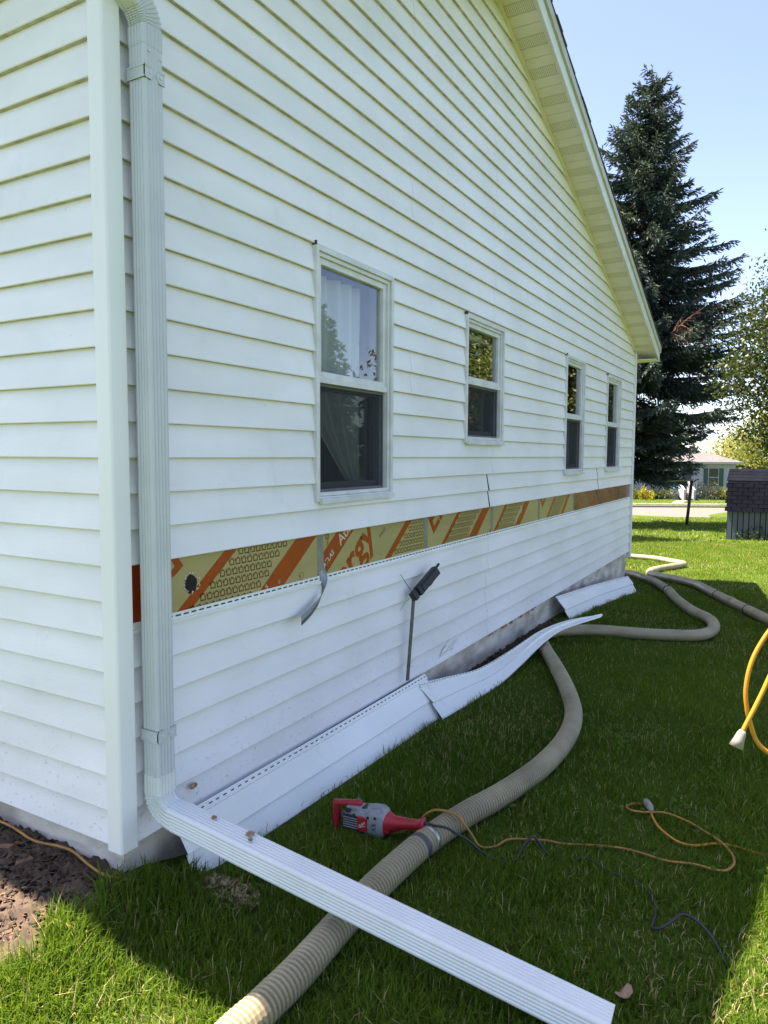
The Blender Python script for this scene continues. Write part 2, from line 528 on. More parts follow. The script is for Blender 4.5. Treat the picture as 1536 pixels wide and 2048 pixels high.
# ================================================================== THE HOUSE
C = 0.127
Z0 = 1.60                       # a siding line level with this height
YF = 8.96                       # far corner
SLP = 0.339; YR = 3.5
def zs(y):                      # underside of the rake soffit
    return 3.068 + SLP * (8.95 - y) if y >= YR else 3.068 + SLP * (8.95 - YR) - SLP * (YR - y)
house = empty('house', (-4.5, 4.5, 0), 'white vinyl sided house with a strip of siding torn off its gable wall', 'house')
WIN = [(1.195, 1.955, 1.383, 2.612), (3.010, 3.750, 1.702, 2.592), (5.512, 6.236, 1.430, 2.612), (7.300, 8.050, 1.430, 2.588)]

def ymax_at(z):                 # wall extent under the rake at height z
    b = 8.95 - (z - 3.068) / SLP if z > 3.068 else YF - 0.02
    zf = zs(0.0)
    a = (z - zf) / SLP if z > zf else 0.045
    return a, min(b, YF - 0.02)

def plank_into(mb, mp, s0, s1, t0, t1, z0, z1, zc0, off=0.0, tilt=0.0):
    """one course piece; s0,s1 at the bottom edge, t0,t1 at the top edge; mp maps (along, out, z)"""
    off += 0.0045
    def out(z): return -0.0200 * (z - zc0) / C + off
    def zz(s, z): return z + tilt * s
    rows = []
    if abs(z0 - zc0) < 1e-6:
        rows.append((s0, s1, z0, -0.003 + off)); rows.append((s0, s1, z0 + 0.003, off))
    else:
        rows.append((s0, s1, z0, out(z0)))
    rows.append((t0, t1, z1, out(z1)))
    rows.append((t0, t1, z1, -0.0181)); rows.insert(0, (s0, s1, z0, -0.0181))
    vs = []
    for a, b, z, o in rows:
        vs += [mp(a, o, zz(a, z)), mp(b, o, zz(b, z))]
    n = len(rows)
    fs = [(2 * i, 2 * i + 1, 2 * (i + 1) + 1, 2 * (i + 1)) for i in range(n - 1)] + [(2 * n - 2, 2 * n - 1, 1, 0)]
    fs += [tuple(range(0, 2 * n, 2)), tuple(range(1, 2 * n, 2))[::-1]]
    k0 = len(mb.f); mb.add(vs, fs)
    if abs(z0 - zc0) < 1e-6: mb.lap = getattr(mb, 'lap', []) + [k0]

side = lambda s, o, z: (o, s, z)
front = lambda s, o, z: (s, -o, z)

def side_course(zc, seams, tilt=0.0, wins=WIN, gap=0.0025):
    z1 = zc + C + 0.003
    a0, b0 = ymax_at(zc); a1, b1 = ymax_at(zc + C)
    if b1 <= a1: a1 = b1 = (a1 + b1) / 2
    if b0 - a0 < 0.1: return
    cuts = [a0] + [s for s in seams if a0 + .2 < s < b0 - .2] + [b0]
    tops = [a1] + cuts[1:-1] + [b1]
    for i in range(len(cuts) - 1):
        s0, s1, t0, t1 = cuts[i], cuts[i + 1], tops[i], tops[i + 1]
        if i: s0 += gap; t0 += gap * (0.4 if gap < .01 else .12)
        off = 0.0012 * (i % 2)
        ww = [w for w in wins if w[0] < s1 and w[1] > s0 and w[2] < zc + C - 1e-4 and w[3] > zc + 1e-4]
        zcut = sorted({zc, z1} | {w[2] for w in ww if zc < w[2] < zc + C} | {w[3] for w in ww if zc < w[3] < zc + C})
        pieces = []
        for za, zb in zip(zcut, zcut[1:]):
            f0 = (za - zc) / (z1 - zc); f1 = (zb - zc) / (z1 - zc)
            L = [(s0 + (t0 - s0) * f0, s1 + (t1 - s1) * f0, s0 + (t0 - s0) * f1, s1 + (t1 - s1) * f1)]
            for w in ww:
                if w[2] < zb - 1e-4 and w[3] > za + 1e-4:
                    N = []
                    for (p, q, u, v) in L:
                        if w[1] <= p or w[0] >= q: N.append((p, q, u, v)); continue
                        if w[0] - p > .004: N.append((p, w[0], u, w[0]))
                        if q - w[1] > .004: N.append((w[1], q, w[1], v))
                    L = N
            pieces.append((za, zb, L))
        if len(pieces) == 1:
            for (p, q, u, v) in pieces[0][2]:
                mb = MB(); plank_into(mb, side, p, q, u, v, zc, z1, zc, off, tilt)
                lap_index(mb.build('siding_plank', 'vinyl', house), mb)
        else:
            mb = MB()
            for za, zb, L in pieces:
                for (p, q, u, v) in L: plank_into(mb, side, p, q, u, v, za, zb, zc, off, tilt)
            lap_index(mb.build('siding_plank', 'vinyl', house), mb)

for k in range(-3, 27):
    zc = Z0 + k * C
    pair = (k + 3) // 2
    seams = [[3.50, 7.03], [3.56, 6.0], [3.52, 7.02], [2.2, 5.1]][pair % 4]
    g = 0.0025
    if k in (-3, -2): seams = [3.47 + .022 * (k == -3), 6.93 + .05 * (k == -3)]; g = 0.026
    if k in (8, 9, 10): seams = [3.55]
    side_course(zc, seams, gap=g)
LOWT = 0.0068
for j in range(6):              # the six courses left below the stripped band
    side_course(0.846 - 0.1295 * j, [[3.5, 6.93], [3.46, 6.9], [3.5, 6.9]][j // 2], tilt=LOWT, wins=[])
for k in range(-11, 17):        # front wall, beside the corner post
    for (a, b) in ((-9.0, -3.72 - 0.4 * (k % 3)), (-3.72 - 0.4 * (k % 3) + .002, -0.040)):
        mb = MB(); zc = Z0 + k * C
        plank_into(mb, front, a, b, a, b, zc, zc + C + .003, zc)
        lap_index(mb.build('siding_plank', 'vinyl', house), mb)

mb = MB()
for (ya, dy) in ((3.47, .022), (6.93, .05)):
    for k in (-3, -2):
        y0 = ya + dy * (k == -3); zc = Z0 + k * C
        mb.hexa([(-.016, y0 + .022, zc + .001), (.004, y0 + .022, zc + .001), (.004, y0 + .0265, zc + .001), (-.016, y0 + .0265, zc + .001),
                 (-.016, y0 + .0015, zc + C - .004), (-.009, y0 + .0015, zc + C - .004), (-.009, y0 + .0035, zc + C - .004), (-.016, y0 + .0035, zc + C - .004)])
mb.build('seam_gap_shade', 'seam_dark', house)  # dark wedges painted in as the shade inside the open seams
mb = MB(); rs_ = np.random.default_rng(8)
for q in range(9):
    a = (2.62 + .22 * rs_.random(), .245 + .05 * rs_.random()); b = (a[0] + .08 + .16 * rs_.random(), a[1] + .03 + .05 * rs_.random() * (1 if q % 3 else -1))
    f = lambda y_, z_: Vector((-.0200 * ((z_ - .1985 - LOWT * y_) % .1295) / C + .0053, y_, z_))
    tube(mb, [f(a[0] + (b[0] - a[0]) * t, a[1] + (b[1] - a[1]) * t + .012 * math.sin(3 * t)) for t in np.linspace(0, 1, 7)], .0007, 4)
tag(mb.build('scratch_marks', 'seam_dark', house), kind='stuff')
# nail hem exposed along the top of the lower siding
mb = MB()
hz = lambda y: 0.985 + 0.0036 * y
def hemstrip(m, y0, y1, n0, n1, za, zb):
    m.hexa([(n0, y0, hz(y0) + za), (n1, y0, hz(y0) + za), (n1, y1, hz(y1) + za), (n0, y1, hz(y1) + za),
            (n0, y0, hz(y0) + zb), (n1, y0, hz(y0) + zb), (n1, y1, hz(y1) + zb), (n0, y1, hz(y1) + zb)])
for (a, b) in ((0.046, 3.498), (3.512, 8.93)):
    hemstrip(mb, a, b, -0.0145, -0.0115, -0.012, 0.022)
    hemstrip(mb, a, b, -0.0135, -0.003, -0.016, -0.004)
mb.build('nail_hem', 'vinyl_fallen', house)
mb = MB()
y = 0.20
while y < 8.8:
    hemstrip(mb, y, y + 0.024 + rng.random() * .004, -0.0115, -0.0105, 0.006, 0.012)
    y += 0.042
tag(mb.build('hem_slots', 'seam_dark', house), kind='stuff')

# corner posts
mb = MB()
mb.prism([(-0.047, -0.025), (0.019, -0.025), (0.025, -0.019), (0.025, 0.048), (-0.016, 0.048), (-0.016, 0.015), (-0.047, 0.015)], 2, 0.197, 3.70)
mb.build('corner_post', 'trim', house, bevel=0.003)
mb = MB()
mb.prism([(-0.05, 8.952), (0.020, 8.952), (0.020, 9.0), (-0.05, 9.0)], 2, 0.17, 3.06)
mb.build('corner_post', 'trim', house, bevel=0.003)

# wall body with window openings
mb = MB()
ys = [0.02] + [v for w in WIN for v in (w[0] + .02, w[1] - .02)] + [YF - .03]
xa, xb = -0.13, -0.0185
def wall_col(y0, y1, z0, z1=None):
    pts = [(y0, z0), (y1, z0)]
    if z1 is None:
        pts += [(y1, zs(y1) + .10)]
        if y0 < YR < y1: pts += [(YR, zs(YR) + .10)]
        pts += [(y0, zs(y0) + .10)]
    else: pts += [(y1, z1), (y0, z1)]
    mb.prism(pts, 0, xa, xb)
for i in range(0, len(ys) - 1, 2):
    wall_col(ys[i], ys[i + 1], 0.262 if i else 0.215)
for w in WIN:
    wall_col(w[0] + .02, w[1] - .02, 0.262, w[2] + .03)
    wall_col(w[0] + .02, w[1] - .02, w[3] - .03)
mb.build('sheathed_wall', 'sheathing', house)
mb = MB(); mb.box(-9, -0.14, 0.0185, 0.13, 0.20, 3.75); mb.box(-9, -0.14, YF - .13, YF - .02, 0.2, 3.05); mb.box(-9, -8.88, .14, YF - .14, .2, 3.4)
mb.build('outer_wall', 'sheathing', house)
mb = MB(); mb.box(-8.8, -0.15, 0.15, YF - .15, 0.60, 0.64)
mb.build('interior_floor', 'room_floor', house)
mb = MB(); mb.box(-8.8, -0.15, 0.15, YF - .15, 2.95, 3.0); mb.box(-4.2, -4.1, .15, YF - .15, .64, 2.95)
for yy in (2.4, 4.6, 6.75): mb.box(-4.1, -0.14, yy, yy + .1, .64, 2.95)
mb.build('interior_wall', 'drywall', house)

# foundation, rough on its two visible faces
def rough_face(name, p0, du, dv, nu, nv, nrm, amp, m):
    vs = []; fs = []
    for i in range(nu + 1):
        for j in range(nv + 1):
            a = (rng.random() - .5) * amp if 0 < j < nv else 0
            a += amp * 0.9 * math.sin(i * .37) * math.sin(j * 1.3 + i * .11)
            vs.append(Vector(p0) + Vector(du) * (i / nu) + Vector(dv) * (j / nv) + Vector(nrm) * a)
    for i in range(nu):
        for j in range(nv):
            q = i * (nv + 1) + j
            fs.append((q, q + nv + 1, q + nv + 2, q + 1))
    mb = MB().add(vs, fs)
    return mb.build(name, m, house, smooth=True)
rough_face('foundation', (-0.035, 0.035, -0.5), (0, YF - .1, 0), (0, 0, .775), 200, 14, (1, 0, 0), 0.007, 'foundation')
rough_face('foundation', (-9.0, 0.035, -0.5), (8.965, 0, 0), (0, 0, .72), 200, 14, (0, -1, 0), 0.007, 'foundation')
mb = MB(); mb.box(-9, -0.06, 0.06, YF - .075, -.8, .2)
mb.build('foundation_core', 'foundation', house)
# broken bits of sheathing and rust along the siding foot
mb = MB()
for y in np.arange(3.6, 4.75, 0.045):
    if rng.random() < .75:
        zz_ = 0.206 + LOWT * y
        w = .03 + rng.random() * .035; hgt = .025 + rng.random() * .035
        mb.add([(-0.021, y, zz_), (-0.021, y + w, zz_), (-0.021, y + w * .8, zz_ - hgt), (-0.021, y + w * .2, zz_ - hgt * .7)], [(0, 1, 2, 3)])
mb.build('torn_sheathing_edge', 'rust', house)

# ---- printed foam boards behind the missing panel
FX = -0.0165
bz0, bz1 = 0.93, 1.30
tapes = [1.265, 2.45, 3.605, 4.79, 5.98]
edges = [0.02] + tapes + [8.93]
def clip_poly(poly, y0, y1, z0, z1):
    def cl(P, f):
        out = []
        for i in range(len(P)):
            a, b = P[i], P[(i + 1) % len(P)]; fa, fb = f(a), f(b)
            if fa >= 0: out.append(a)
            if (fa >= 0) != (fb >= 0):
                t = fa / (fa - fb); out.append((a[0] + (b[0] - a[0]) * t, a[1] + (b[1] - a[1]) * t))
        return out
    for f in (lambda q: q[0] - y0, lambda q: y1 - q[0], lambda q: q[1] - z0, lambda q: z1 - q[1]):
        if len(poly) < 3: return []
        poly = cl(poly, f)
    return poly if len(poly) > 2 else []
boards = []
for i in range(len(edges) - 1):
    mb = MB(); mb.box(-0.040, FX, edges[i] + .001, edges[i + 1] - .001, bz0, bz1)
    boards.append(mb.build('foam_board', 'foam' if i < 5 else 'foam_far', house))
MB().box(FX, FX + .0004, .03, .165, bz0, bz1).build('printed_stripe', 'print_orange', boards[0])
def stripe(i, yb0, yb1, slope=0.77, m='print_orange'):
    """diagonal printed stripe; yb = Y at height 1.00"""
    P = [(yb0 + (bz0 - 1) / slope, bz0), (yb1 + (bz0 - 1) / slope, bz0), (yb1 + (bz1 - 1) / slope, bz1), (yb0 + (bz1 - 1) / slope, bz1)]
    P = clip_poly(P, edges[i] + .002, edges[i + 1] - .002, bz0, bz1)
    if P:
        MB().prism(P, 0, FX, FX + .0003).build('printed_stripe', m, boards[i])
for i, a, b in ((0, .287, .368), (0, .782, .955), (1, 1.13, 1.30), (1, 1.897, 1.972), (1, 2.40, 2.55), (2, 2.664, 2.724), (2, 3.128, 3.28), (2, 3.52, 3.60),
                (3, 3.62, 3.68), (3, 4.11, 4.245), (4, 4.99, 5.05), (4, 5.46, 5.56)):
    stripe(i, a, b)
for a, b in ((6.12, 6.15), (6.28, 6.33), (6.42, 6.46), (6.98, 7.03), (7.20, 7.23), (7.40, 7.45), (7.52, 7.56), (7.8, 7.83), (8.0, 8.04)):
    stripe(5, a, b, -0.85)
stripe(5, 8.02, 8.06, 0.9); stripe(5, 8.55, 8.60, 0.9)
def icons(i, regions, slope=0.77, flip=1):
    """rows of little printed house outlines between two stripes"""
    mb = MB(); sp, rw = 0.0385, 0.0405; w, hgt, t = 0.0150, 0.034, 0.0056
    z = 0.945; r = 0
    while z < 1.27:
        for (ya, yb) in regions:
            lo = ya + (z - 1) / slope * flip + .012; hi = yb + (z - 1) / slope * flip - .04
            y0 = math.floor(lo / sp) * sp + (r % 2) * sp / 2
            while y0 < hi:
                if y0 > lo and edges[i] + .012 < y0 and y0 + 2 * w + .01 < edges[i + 1]:
                    O = [(y0, z), (y0 + 2 * w, z), (y0 + 2 * w, z + hgt * .62), (y0 + w, z + hgt), (y0, z + hgt * .62)]
                    I = [(y0 + t, z + t), (y0 + 2 * w - t, z + t), (y0 + 2 * w - t, z + hgt * .60), (y0 + w, z + hgt - t * 1.5), (y0 + t, z + hgt * .60)]
                    vs = [(FX + .0003, *q) for q in O] + [(FX + .0003, *q) for q in I]
                    mb.add(vs, [(k, (k + 1) % 5, 5 + (k + 1) % 5, 5 + k) for k in range(5)])
                    mb.add([(FX + .0003, y0 - .004, z + hgt * .45), (FX + .0003, y0, z + hgt * .45), (FX + .0003, y0, z + hgt * .9), (FX + .0003, y0 - .004, z + hgt * .9)], [(0, 1, 2, 3)])
                y0 += sp
        z += rw; r += 1
    if mb.v:
        tag(mb.build('house_outline_print', 'print_brown', boards[i]), kind='stuff')
icons(0, [(.368, .782)]); icons(1, [(.80, 1.13), (1.972, 2.40)]); icons(2, [(2.724, 3.128)]); icons(3, [(3.68, 4.11)]); icons(4, [(5.05, 5.46)])
icons(5, [(5.8, 6.28), (7.03, 7.42), (8.04, 8.5)], -0.85)
def wall_text(s, y, z, size, ang, m, parent, bold=0.0, mirror=False, name='printed_word'):
    cu = bpy.data.curves.new('word', 'FONT')
    cu.body = s; cu.size = size; cu.offset = bold; cu.resolution_u = 3
    ob = bpy.data.objects.new('word', cu); COL.objects.link(ob)
    bpy.context.view_layer.update()
    me = bpy.data.meshes.new_from_object(ob.evaluated_get(bpy.context.evaluated_depsgraph_get()))
    bpy.data.objects.remove(ob)
    ca, sa_ = math.cos(ang), math.sin(ang)
    for v in me.vertices:
        a, b = v.co.x, v.co.y
        if mirror: a = -a
        v.co = (FX + .0006, y + a * ca - b * sa_, z + a * sa_ + b * ca)
    i = boards.index(parent)
    bm = bmesh.new(); bm.from_mesh(me)
    for co, no in (((0, max(edges[i] + .002, .20), 0), (0, -1, 0)), ((0, edges[i + 1] - .002, 0), (0, 1, 0)), ((0, 0, bz0), (0, 0, -1)), ((0, 0, bz1), (0, 0, 1))):
        bmesh.ops.bisect_plane(bm, geom=bm.verts[:] + bm.edges[:] + bm.faces[:], plane_co=co, plane_no=no, clear_outer=True)
    bm.to_mesh(me); bm.free()
    me.materials.clear(); me.materials.append(M[m])
    return link_mesh(name, me, parent)
A = math.atan(0.77)
wall_text('Energy', 1.275, 0.735, 0.245, A, 'print_orange', boards[1], 0.006)
wall_text('Atlas', 1.45, 1.140, 0.085, A, 'print_white', boards[1], 0.001)
wall_text('ATLAS', 1.300, 1.040, 0.040, A, 'print_white', boards[1], 0.0008)
wall_text('000-222  rscopino', 1.335, 1.035, 0.030, math.pi / 2, 'print_black', boards[1])
wall_text('Energy', 1.86, 1.14, 0.030, A, 'print_black', boards[1])
wall_text('Shield', -0.09, 0.865, 0.225, A, 'print_orange', boards[0], 0.006)
wall_text('s', 0.84, 1.005, 0.05, A, 'print_white', boards[0])
wall_text('R', 1.094, 1.022, 0.022, A, 'print_orange', boards[0])
mb = MB()
for k in range(20):
    a, b = 2 * math.pi * k / 20, 2 * math.pi * (k + 1) / 20
    mb.add([(FX + .0005, 1.103 + math.cos(q) * r_, 1.031 + math.sin(q) * r_) for q, r_ in ((a, .017), (b, .017), (b, .0195), (a, .0195))], [(0, 1, 2, 3)])
mb.build('printed_ring', 'print_orange', boards[0])
wall_text('Energy', 2.55, 1.095, 0.27, A, 'print_orange', boards[2], 0.006)
wall_text('Shield', 3.74, 0.50, 0.27, A, 'print_orange', boards[3], 0.006)
wall_text('Energy', 4.17, 1.045, 0.07, A, 'print_white', boards[3])
wall_text('Energy', 4.875, 1.12, 0.27, A, 'print_orange', boards[4], 0.006)
wall_text('Shield', 6.50, 1.22, 0.20, -math.atan(.85), 'print_orange', boards[5], 0.005)
wall_text('Shield', 7.60, 1.22, 0.20, -math.atan(.85), 'print_orange', boards[5], 0.005)
mb = MB()
for i_, (y, z) in enumerate(((0.93, 1.03), (2.29, 1.125), (0.73, 1.19), (3.9, 1.15))):
    mb.box(FX, FX + .002, y - .008, y + .008, z - .008, z + .008)
mb.build('nail_plate', 'foil_tape', boards[0])
for y in tapes:                 # foil tape over the joints
    MB().box(FX, FX + .0012, y - .025, y + .025, bz0, bz1).build('seam_tape', 'foil_tape', house)
# bored hole with torn rim
mb = MB(); hc = (0.372, 1.105)
ring = []
for k in range(18):
    a = 2 * math.pi * k / 18
    ring.append((hc[0] + math.cos(a) * (.031 + rng.random() * .005), hc[1] + math.sin(a) * (.035 + rng.random() * .006)))
mb.add([(FX + .0012, *q) for q in ring], [tuple(range(18))])
mb.build('bored_hole', 'hole_dark', boards[0])
mb = MB()
for k in range(26):
    a = rng.random() * 2 * math.pi; r_ = .036 + rng.random() * .012
    y, z = hc[0] + math.cos(a) * r_, hc[1] + math.sin(a) * r_
    d = .004 + rng.random() * .007
    mb.add([(FX + .002, y, z), (FX + .006, y + d, z + d * .4), (FX + .003, y + d * .3, z + d)], [(0, 1, 2)])
mb.build('torn_foam_rim', 'print_white', boards[0])

# ---- windows
def ring(mb, y0, y1, z0, z1, w, n0, n1, wb=None):
    wb = wb or w
    mb.box(n0, n1, y0, y0 + w, z0, z1); mb.box(n0, n1, y1 - w, y1, z0, z1)
    mb.box(n0, n1 - .0007, y0 + w, y1 - w, z1 - w, z1); mb.box(n0, n1 - .0007, y0 + w, y1 - w, z0, z0 + wb)
def make_window(w):
    y0, y1, z0, z1 = w
    m = MB(); ring(m, y0, y1, z0, z1, .025, -.03, .015)
    win = m.build('window', 'window_white', house, bevel=.003)
    m = MB(); ring(m, y0 + .026, y1 - .026, z0 + .026, z1 - .026, .019, -.07, .002)
    m.build('frame', 'window_white', win, bevel=.002)
    yi0, yi1, zi0, zi1 = y0 + .0455, y1 - .0455, z0 + .0455, z1 - .0455
    zm = zi0 + (zi1 - zi0) * .495
    m = MB(); ring(m, yi0, yi1, zm, zi1, .030, -.050, -.012, .03)
    m.build('sash', 'window_white', win, bevel=.002)
    m = MB(); m.box(-.075, -.004, yi0, yi1, zm - .026, zm + .004)
    m.build('meeting_rail', 'window_white', win, bevel=.003)
    m = MB(); m.box(-.036, -.033, yi0 + .03, yi1 - .03, zm + .028, zi1 - .03)
    m.build('pane', 'glass', win)
    m = MB(); ring(m, yi0, yi1, zi0, zm - .027, .026, -.095, -.055, .045)
    m.build('sash', 'screen_frame', win, bevel=.002)
    m = MB(); m.box(-.080, -.077, yi0 + .024, yi1 - .024, zi0 + .04, zm - .045)
    m.build('pane', 'glass', win)
    m = MB(); ring(m, yi0 + .001, yi1 - .001, zi0 + .001, zm - .028, .012, -.034, -.026)
    m.build('screen_frame', 'screen_frame', win)
    m = MB(); m.add([(-.030, yi0 + .01, zi0 + .01), (-.030, yi1 - .01, zi0 + .01), (-.030, yi1 - .01, zm - .037), (-.030, yi0 + .01, zm - .037)], [(0, 1, 2, 3)])
    m.build('insect_screen', 'screen', win)
    m = MB(); m.hexa([(-.02, y0 + .03, z0 - .004), (.026, y0 + .03, z0 - .012), (.026, y1 - .0, z0 - .012), (-.02, y1, z0 - .004),
                      (-.02, y0 + .03, z0 + .028), (.026, y0 + .03, z0 + .014), (.026, y1, z0 + .014), (-.02, y1, z0 + .028)])
    m.build('sill', 'window_white', win, bevel=.003)
    m = MB(); m.box(-.01, .0165, y0 - .002, y0 + .0018, z1 - .004, z1 + .016)
    m.build('flashing_tab', 'seam_dark', win)
    return win
for w in WIN: make_window(w)

# ---- soffit, rake boards, roof
XO = 0.26
sa = math.atan(SLP); cs, sn = math.cos(sa), math.sin(sa)
def on_slope(s):                # s metres up the back slope from the eave tip
    y = 9.25 - s * cs
    return y, 3.068 + SLP * (8.95 - 9.25) + s * sn
T = 0.1016
def strip_mesh(m, nm):
    mb = MB(); mb.box(0.0, XO, 0.0, T - .004, 0, .006); mb.box(0, XO, T - .004, T, .004, .0075)
    me = mb.build(nm, m, mesh_only=True); me.materials.append(M['soffit_groove'])
    for i in range(6, 12): me.polygons[i].material_index = 1
    return me
sm0, sm1 = strip_mesh('soffit', 'soffit_strip'), strip_mesh('soffit_vent', 'soffit_vent_strip')
slen = (9.25 - YR) / cs
for i in range(int(slen / T) + 1):
    y, z = on_slope((i + 1) * T)
    o = bpy.data.objects.new('soffit_strip', sm1 if i % 3 == 1 else sm0)
    COL.objects.link(o)
    o.location = (0.0005, y, z); o.rotation_euler = (-sa, 0, 0)
    put(o, house)
def slope_box(mb, n0, n1, x0, x1, s0=0.0, s1=None):
    """box between heights n0..n1 above the soffit line along both slopes"""
    yb, zb = 9.25, 3.068 + SLP * (8.95 - 9.25); yf = -0.26; zr = zs(YR); zf = zs(yf)
    mb.prism([(yb, zb + n0), (YR, zr + n0), (YR, zr + n1), (yb, zb + n1)], 0, x0, x1)
    mb.prism([(YR, zr + n0), (yf, zf + n0), (yf, zf + n1), (YR, zr + n1)], 0, x0, x1)
mb = MB(); slope_box(mb, -.022, .004, -.012, .020); mb.build('soffit_channel', 'soffit', house, bevel=.004)
mb = MB(); slope_box(mb, -.010, .012, XO - .016, XO + .001); mb.build('soffit_edge_trim', 'soffit', house)
mb = MB(); slope_box(mb, -.018, .095, XO + .002, XO + .014); mb.build('rake_fascia', 'fascia', house)
mb = MB(); slope_box(mb, .096, .175, XO + .006, XO + .034); mb.build('rake_trim', 'tan_trim', house)
mb = MB(); slope_box(mb, .110, .178, -9.3, XO + .005); mb.build('roof_deck', 'sheathing', house)
mb = MB(); zf = zs(-.26); zr = zs(YR)
mb.prism([(YR, zr), (-.26, zf), (-.26, zf + .006), (YR, zr + .006)], 0, 0.001, XO)
mb.build('front_soffit', 'soffit', house)
mb = MB(); zb = 3.068 - SLP * .3
mb.box(-9.3, XO, 9.25, 9.27, zb - .02, zb + .17); mb.box(-9.3, XO - .001, 8.99, 9.25, zb - .015, zb - .005)
mb.build('eave_fascia', 'fascia', house)
mb = MB(); mb.box(-9.3, XO, -.29, -.262, zf - .02, zf + .16); mb.box(-9.3, XO, -.26, .0, zf - .012, zf - .004)
mb.build('eave_fascia', 'fascia', house)
mb = MB(); mb.box(-9.3, XO + .02, -.40, -.291, zf + .0, zf + .12)
mb.build('gutter', 'gutter_white', house)
mb = MB(); mb.hexa([(-9.3, 0, 0), (XO + .045, 0, 0), (XO + .045, .17, 0), (-9.3, .17, 0), (-9.3, 0, .012), (XO + .045, 0, .012), (XO + .045, .17, .004), (-9.3, .17, .004)])
shm = mb.build('shingle_course', 'shingle', mesh_only=True)
for dirn in (0, 1):
    n = 43 if dirn == 0 else 29
    for i in range(n):
        s = -0.03 + i * .14
        o = bpy.data.objects.new('shingle_course', shm); COL.objects.link(o)
        if dirn == 0:
            o.location = ((rng.random() - .5) * .012, 9.25 - s * cs, zb + .180 + s * sn); o.rotation_euler = (sa, 0, math.pi)
            o.location.x += -9.3 + XO + .045
            o.rotation_euler = Euler((0, 0, math.pi)).to_matrix().to_4x4().to_euler()
            o.rotation_euler = (Matrix.Rotation(-sa, 4, 'X') @ Matrix.Rotation(math.pi, 4, 'Z')).to_euler()
        else:
            o.location = (0, -.30 + s * cs, zs(-.26) + .180 + s * sn); o.rotation_euler = (sa, 0, 0)
        put(o, house)

# ================================================================== DOWNSPOUT
ds = empty('downspout', (0.06, 0.12, 0), 'white ribbed metal downspout at house corner with long extension across the lawn', 'downspout')
def ribbed(w, d, rc=0.013, ribs=4, amp=0.0028):
    """rounded rectangle outline with shallow ribs, centred; returns (a,b) points counter-clockwise"""
    pts = []
    def face(L, fn):
        n = ribs * 8
        for i in range(n):
            u = -L / 2 + rc + (L - 2 * rc) * i / n
            t = i / n
            a = amp * (0.5 - 0.5 * math.cos(2 * math.pi * ribs * t)) if 0.0 < t < 1 else 0
            pts.append(fn(u, -a))
    def corner(cx, cy, a0):
        for k in range(5):
            a = a0 + math.pi / 2 * k / 5
            pts.append((cx + rc * math.cos(a), cy + rc * math.sin(a)))
    face(w, lambda u, a: (u, -(d / 2 + a))); corner(w / 2 - rc, -d / 2 + rc, -math.pi / 2)
    face(d, lambda u, a: (w / 2 + a, u)); corner(w / 2 - rc, d / 2 - rc, 0)
    face(w, lambda u, a: (-u, d / 2 + a)); corner(-w / 2 + rc, d / 2 - rc, math.pi / 2)
    face(d, lambda u, a: (-(w / 2 + a), -u)); corner(-w / 2 + rc, -d / 2 + rc, math.pi)
    return pts
PW, PD = 0.086, 0.080
SEC = ribbed(PW, PD)
def sweep(mb, pts, side_ax, sec, scale=None, open_end=False):
    n = len(pts); m = len(sec); vs = []; fs = []
    for i, p in enumerate(pts):
        t = (pts[min(i + 1, n - 1)] - pts[max(i - 1, 0)]).normalized()
        w = Vector(side_ax); w = (w - t * w.dot(t)).normalized()
        nrm = w.cross(t)
        s = scale(i) if scale else 1.0
        for a, b in sec:
            vs.append(p + w * a * s + nrm * b * s)
    for i in range(n - 1):
        for k in range(m):
            fs.append((i * m + k, i * m + (k + 1) % m, (i + 1) * m + (k + 1) % m, (i + 1) * m + k))
    if not open_end:
        fs.append(tuple(range(m))[::-1]); fs.append(tuple(range((n - 1) * m, n * m)))
    mb.add(vs, fs)
PC = Vector((0.060, 0.1235, 0))
mb = MB(); sweep(mb, [PC + Vector((0, 0, z)) for z in (2.975, 0.445)], (0, 1, 0), SEC)
mb.build('pipe', 'gutter_metal', ds, smooth=False)
def elbow(mb, start, t0, t1, rad, side_ax, nst=44, crimps=9, scale0=1.03, tail=0.05):
    """arc from direction t0 to t1 starting at start"""
    t0 = Vector(t0).normalized(); t1 = Vector(t1).normalized()
    ang = t0.angle(t1); axis = t0.cross(t1).normalized()
    c = start + axis.cross(t0) * rad
    pts = [start - t0 * tail]
    for i in range(nst + 1):
        q = Matrix.Rotation(ang * i / nst, 3, axis)
        pts.append(c + q @ (start - c))
    pts.append(pts[-1] + t1 * tail)
    def sc(i):
        if i == 0 or i == len(pts) - 1: return scale0
        u = (i - 1) / nst * crimps
        return scale0 - 0.085 * (u - math.floor(u)) + 0.02
    sweep(mb, pts, side_ax, SEC, sc)
    return pts[-1]
EXD = Vector((1.50, 0.072, -0.228)).normalized()
mb = MB()
e1 = elbow(mb, PC + Vector((0, 0, 0.385)), (0, 0, -1), EXD, 0.075, (0, 1, 0), tail=0.07)
mb.build('elbow', 'gutter_white', ds)
mb = MB()
e2 = elbow(mb, PC + Vector((0, 0, 3.035)), (0, 0, 1), (0, -1, 0.75), 0.10, (0, 1, 0.001), nst=40, crimps=8, tail=0.06)
mb.build('elbow', 'gutter_metal', ds)
mb = MB(); sweep(mb, [e2, Vector((0.06, -0.33, zs(-.26) + 0.01))], (0.001, 1, 0), SEC); mb.build('pipe', 'gutter_metal', ds)
mb = MB(); sec2 = ribbed(0.094, 0.086, 0.014, 5, 0.0032)
xs_ = e1 - EXD * 0.045
xe = xs_ + EXD * ((1.665 - xs_.x) / EXD.x)
sweep(mb, [xs_, xe], (0, 1, 0), sec2, open_end=True)
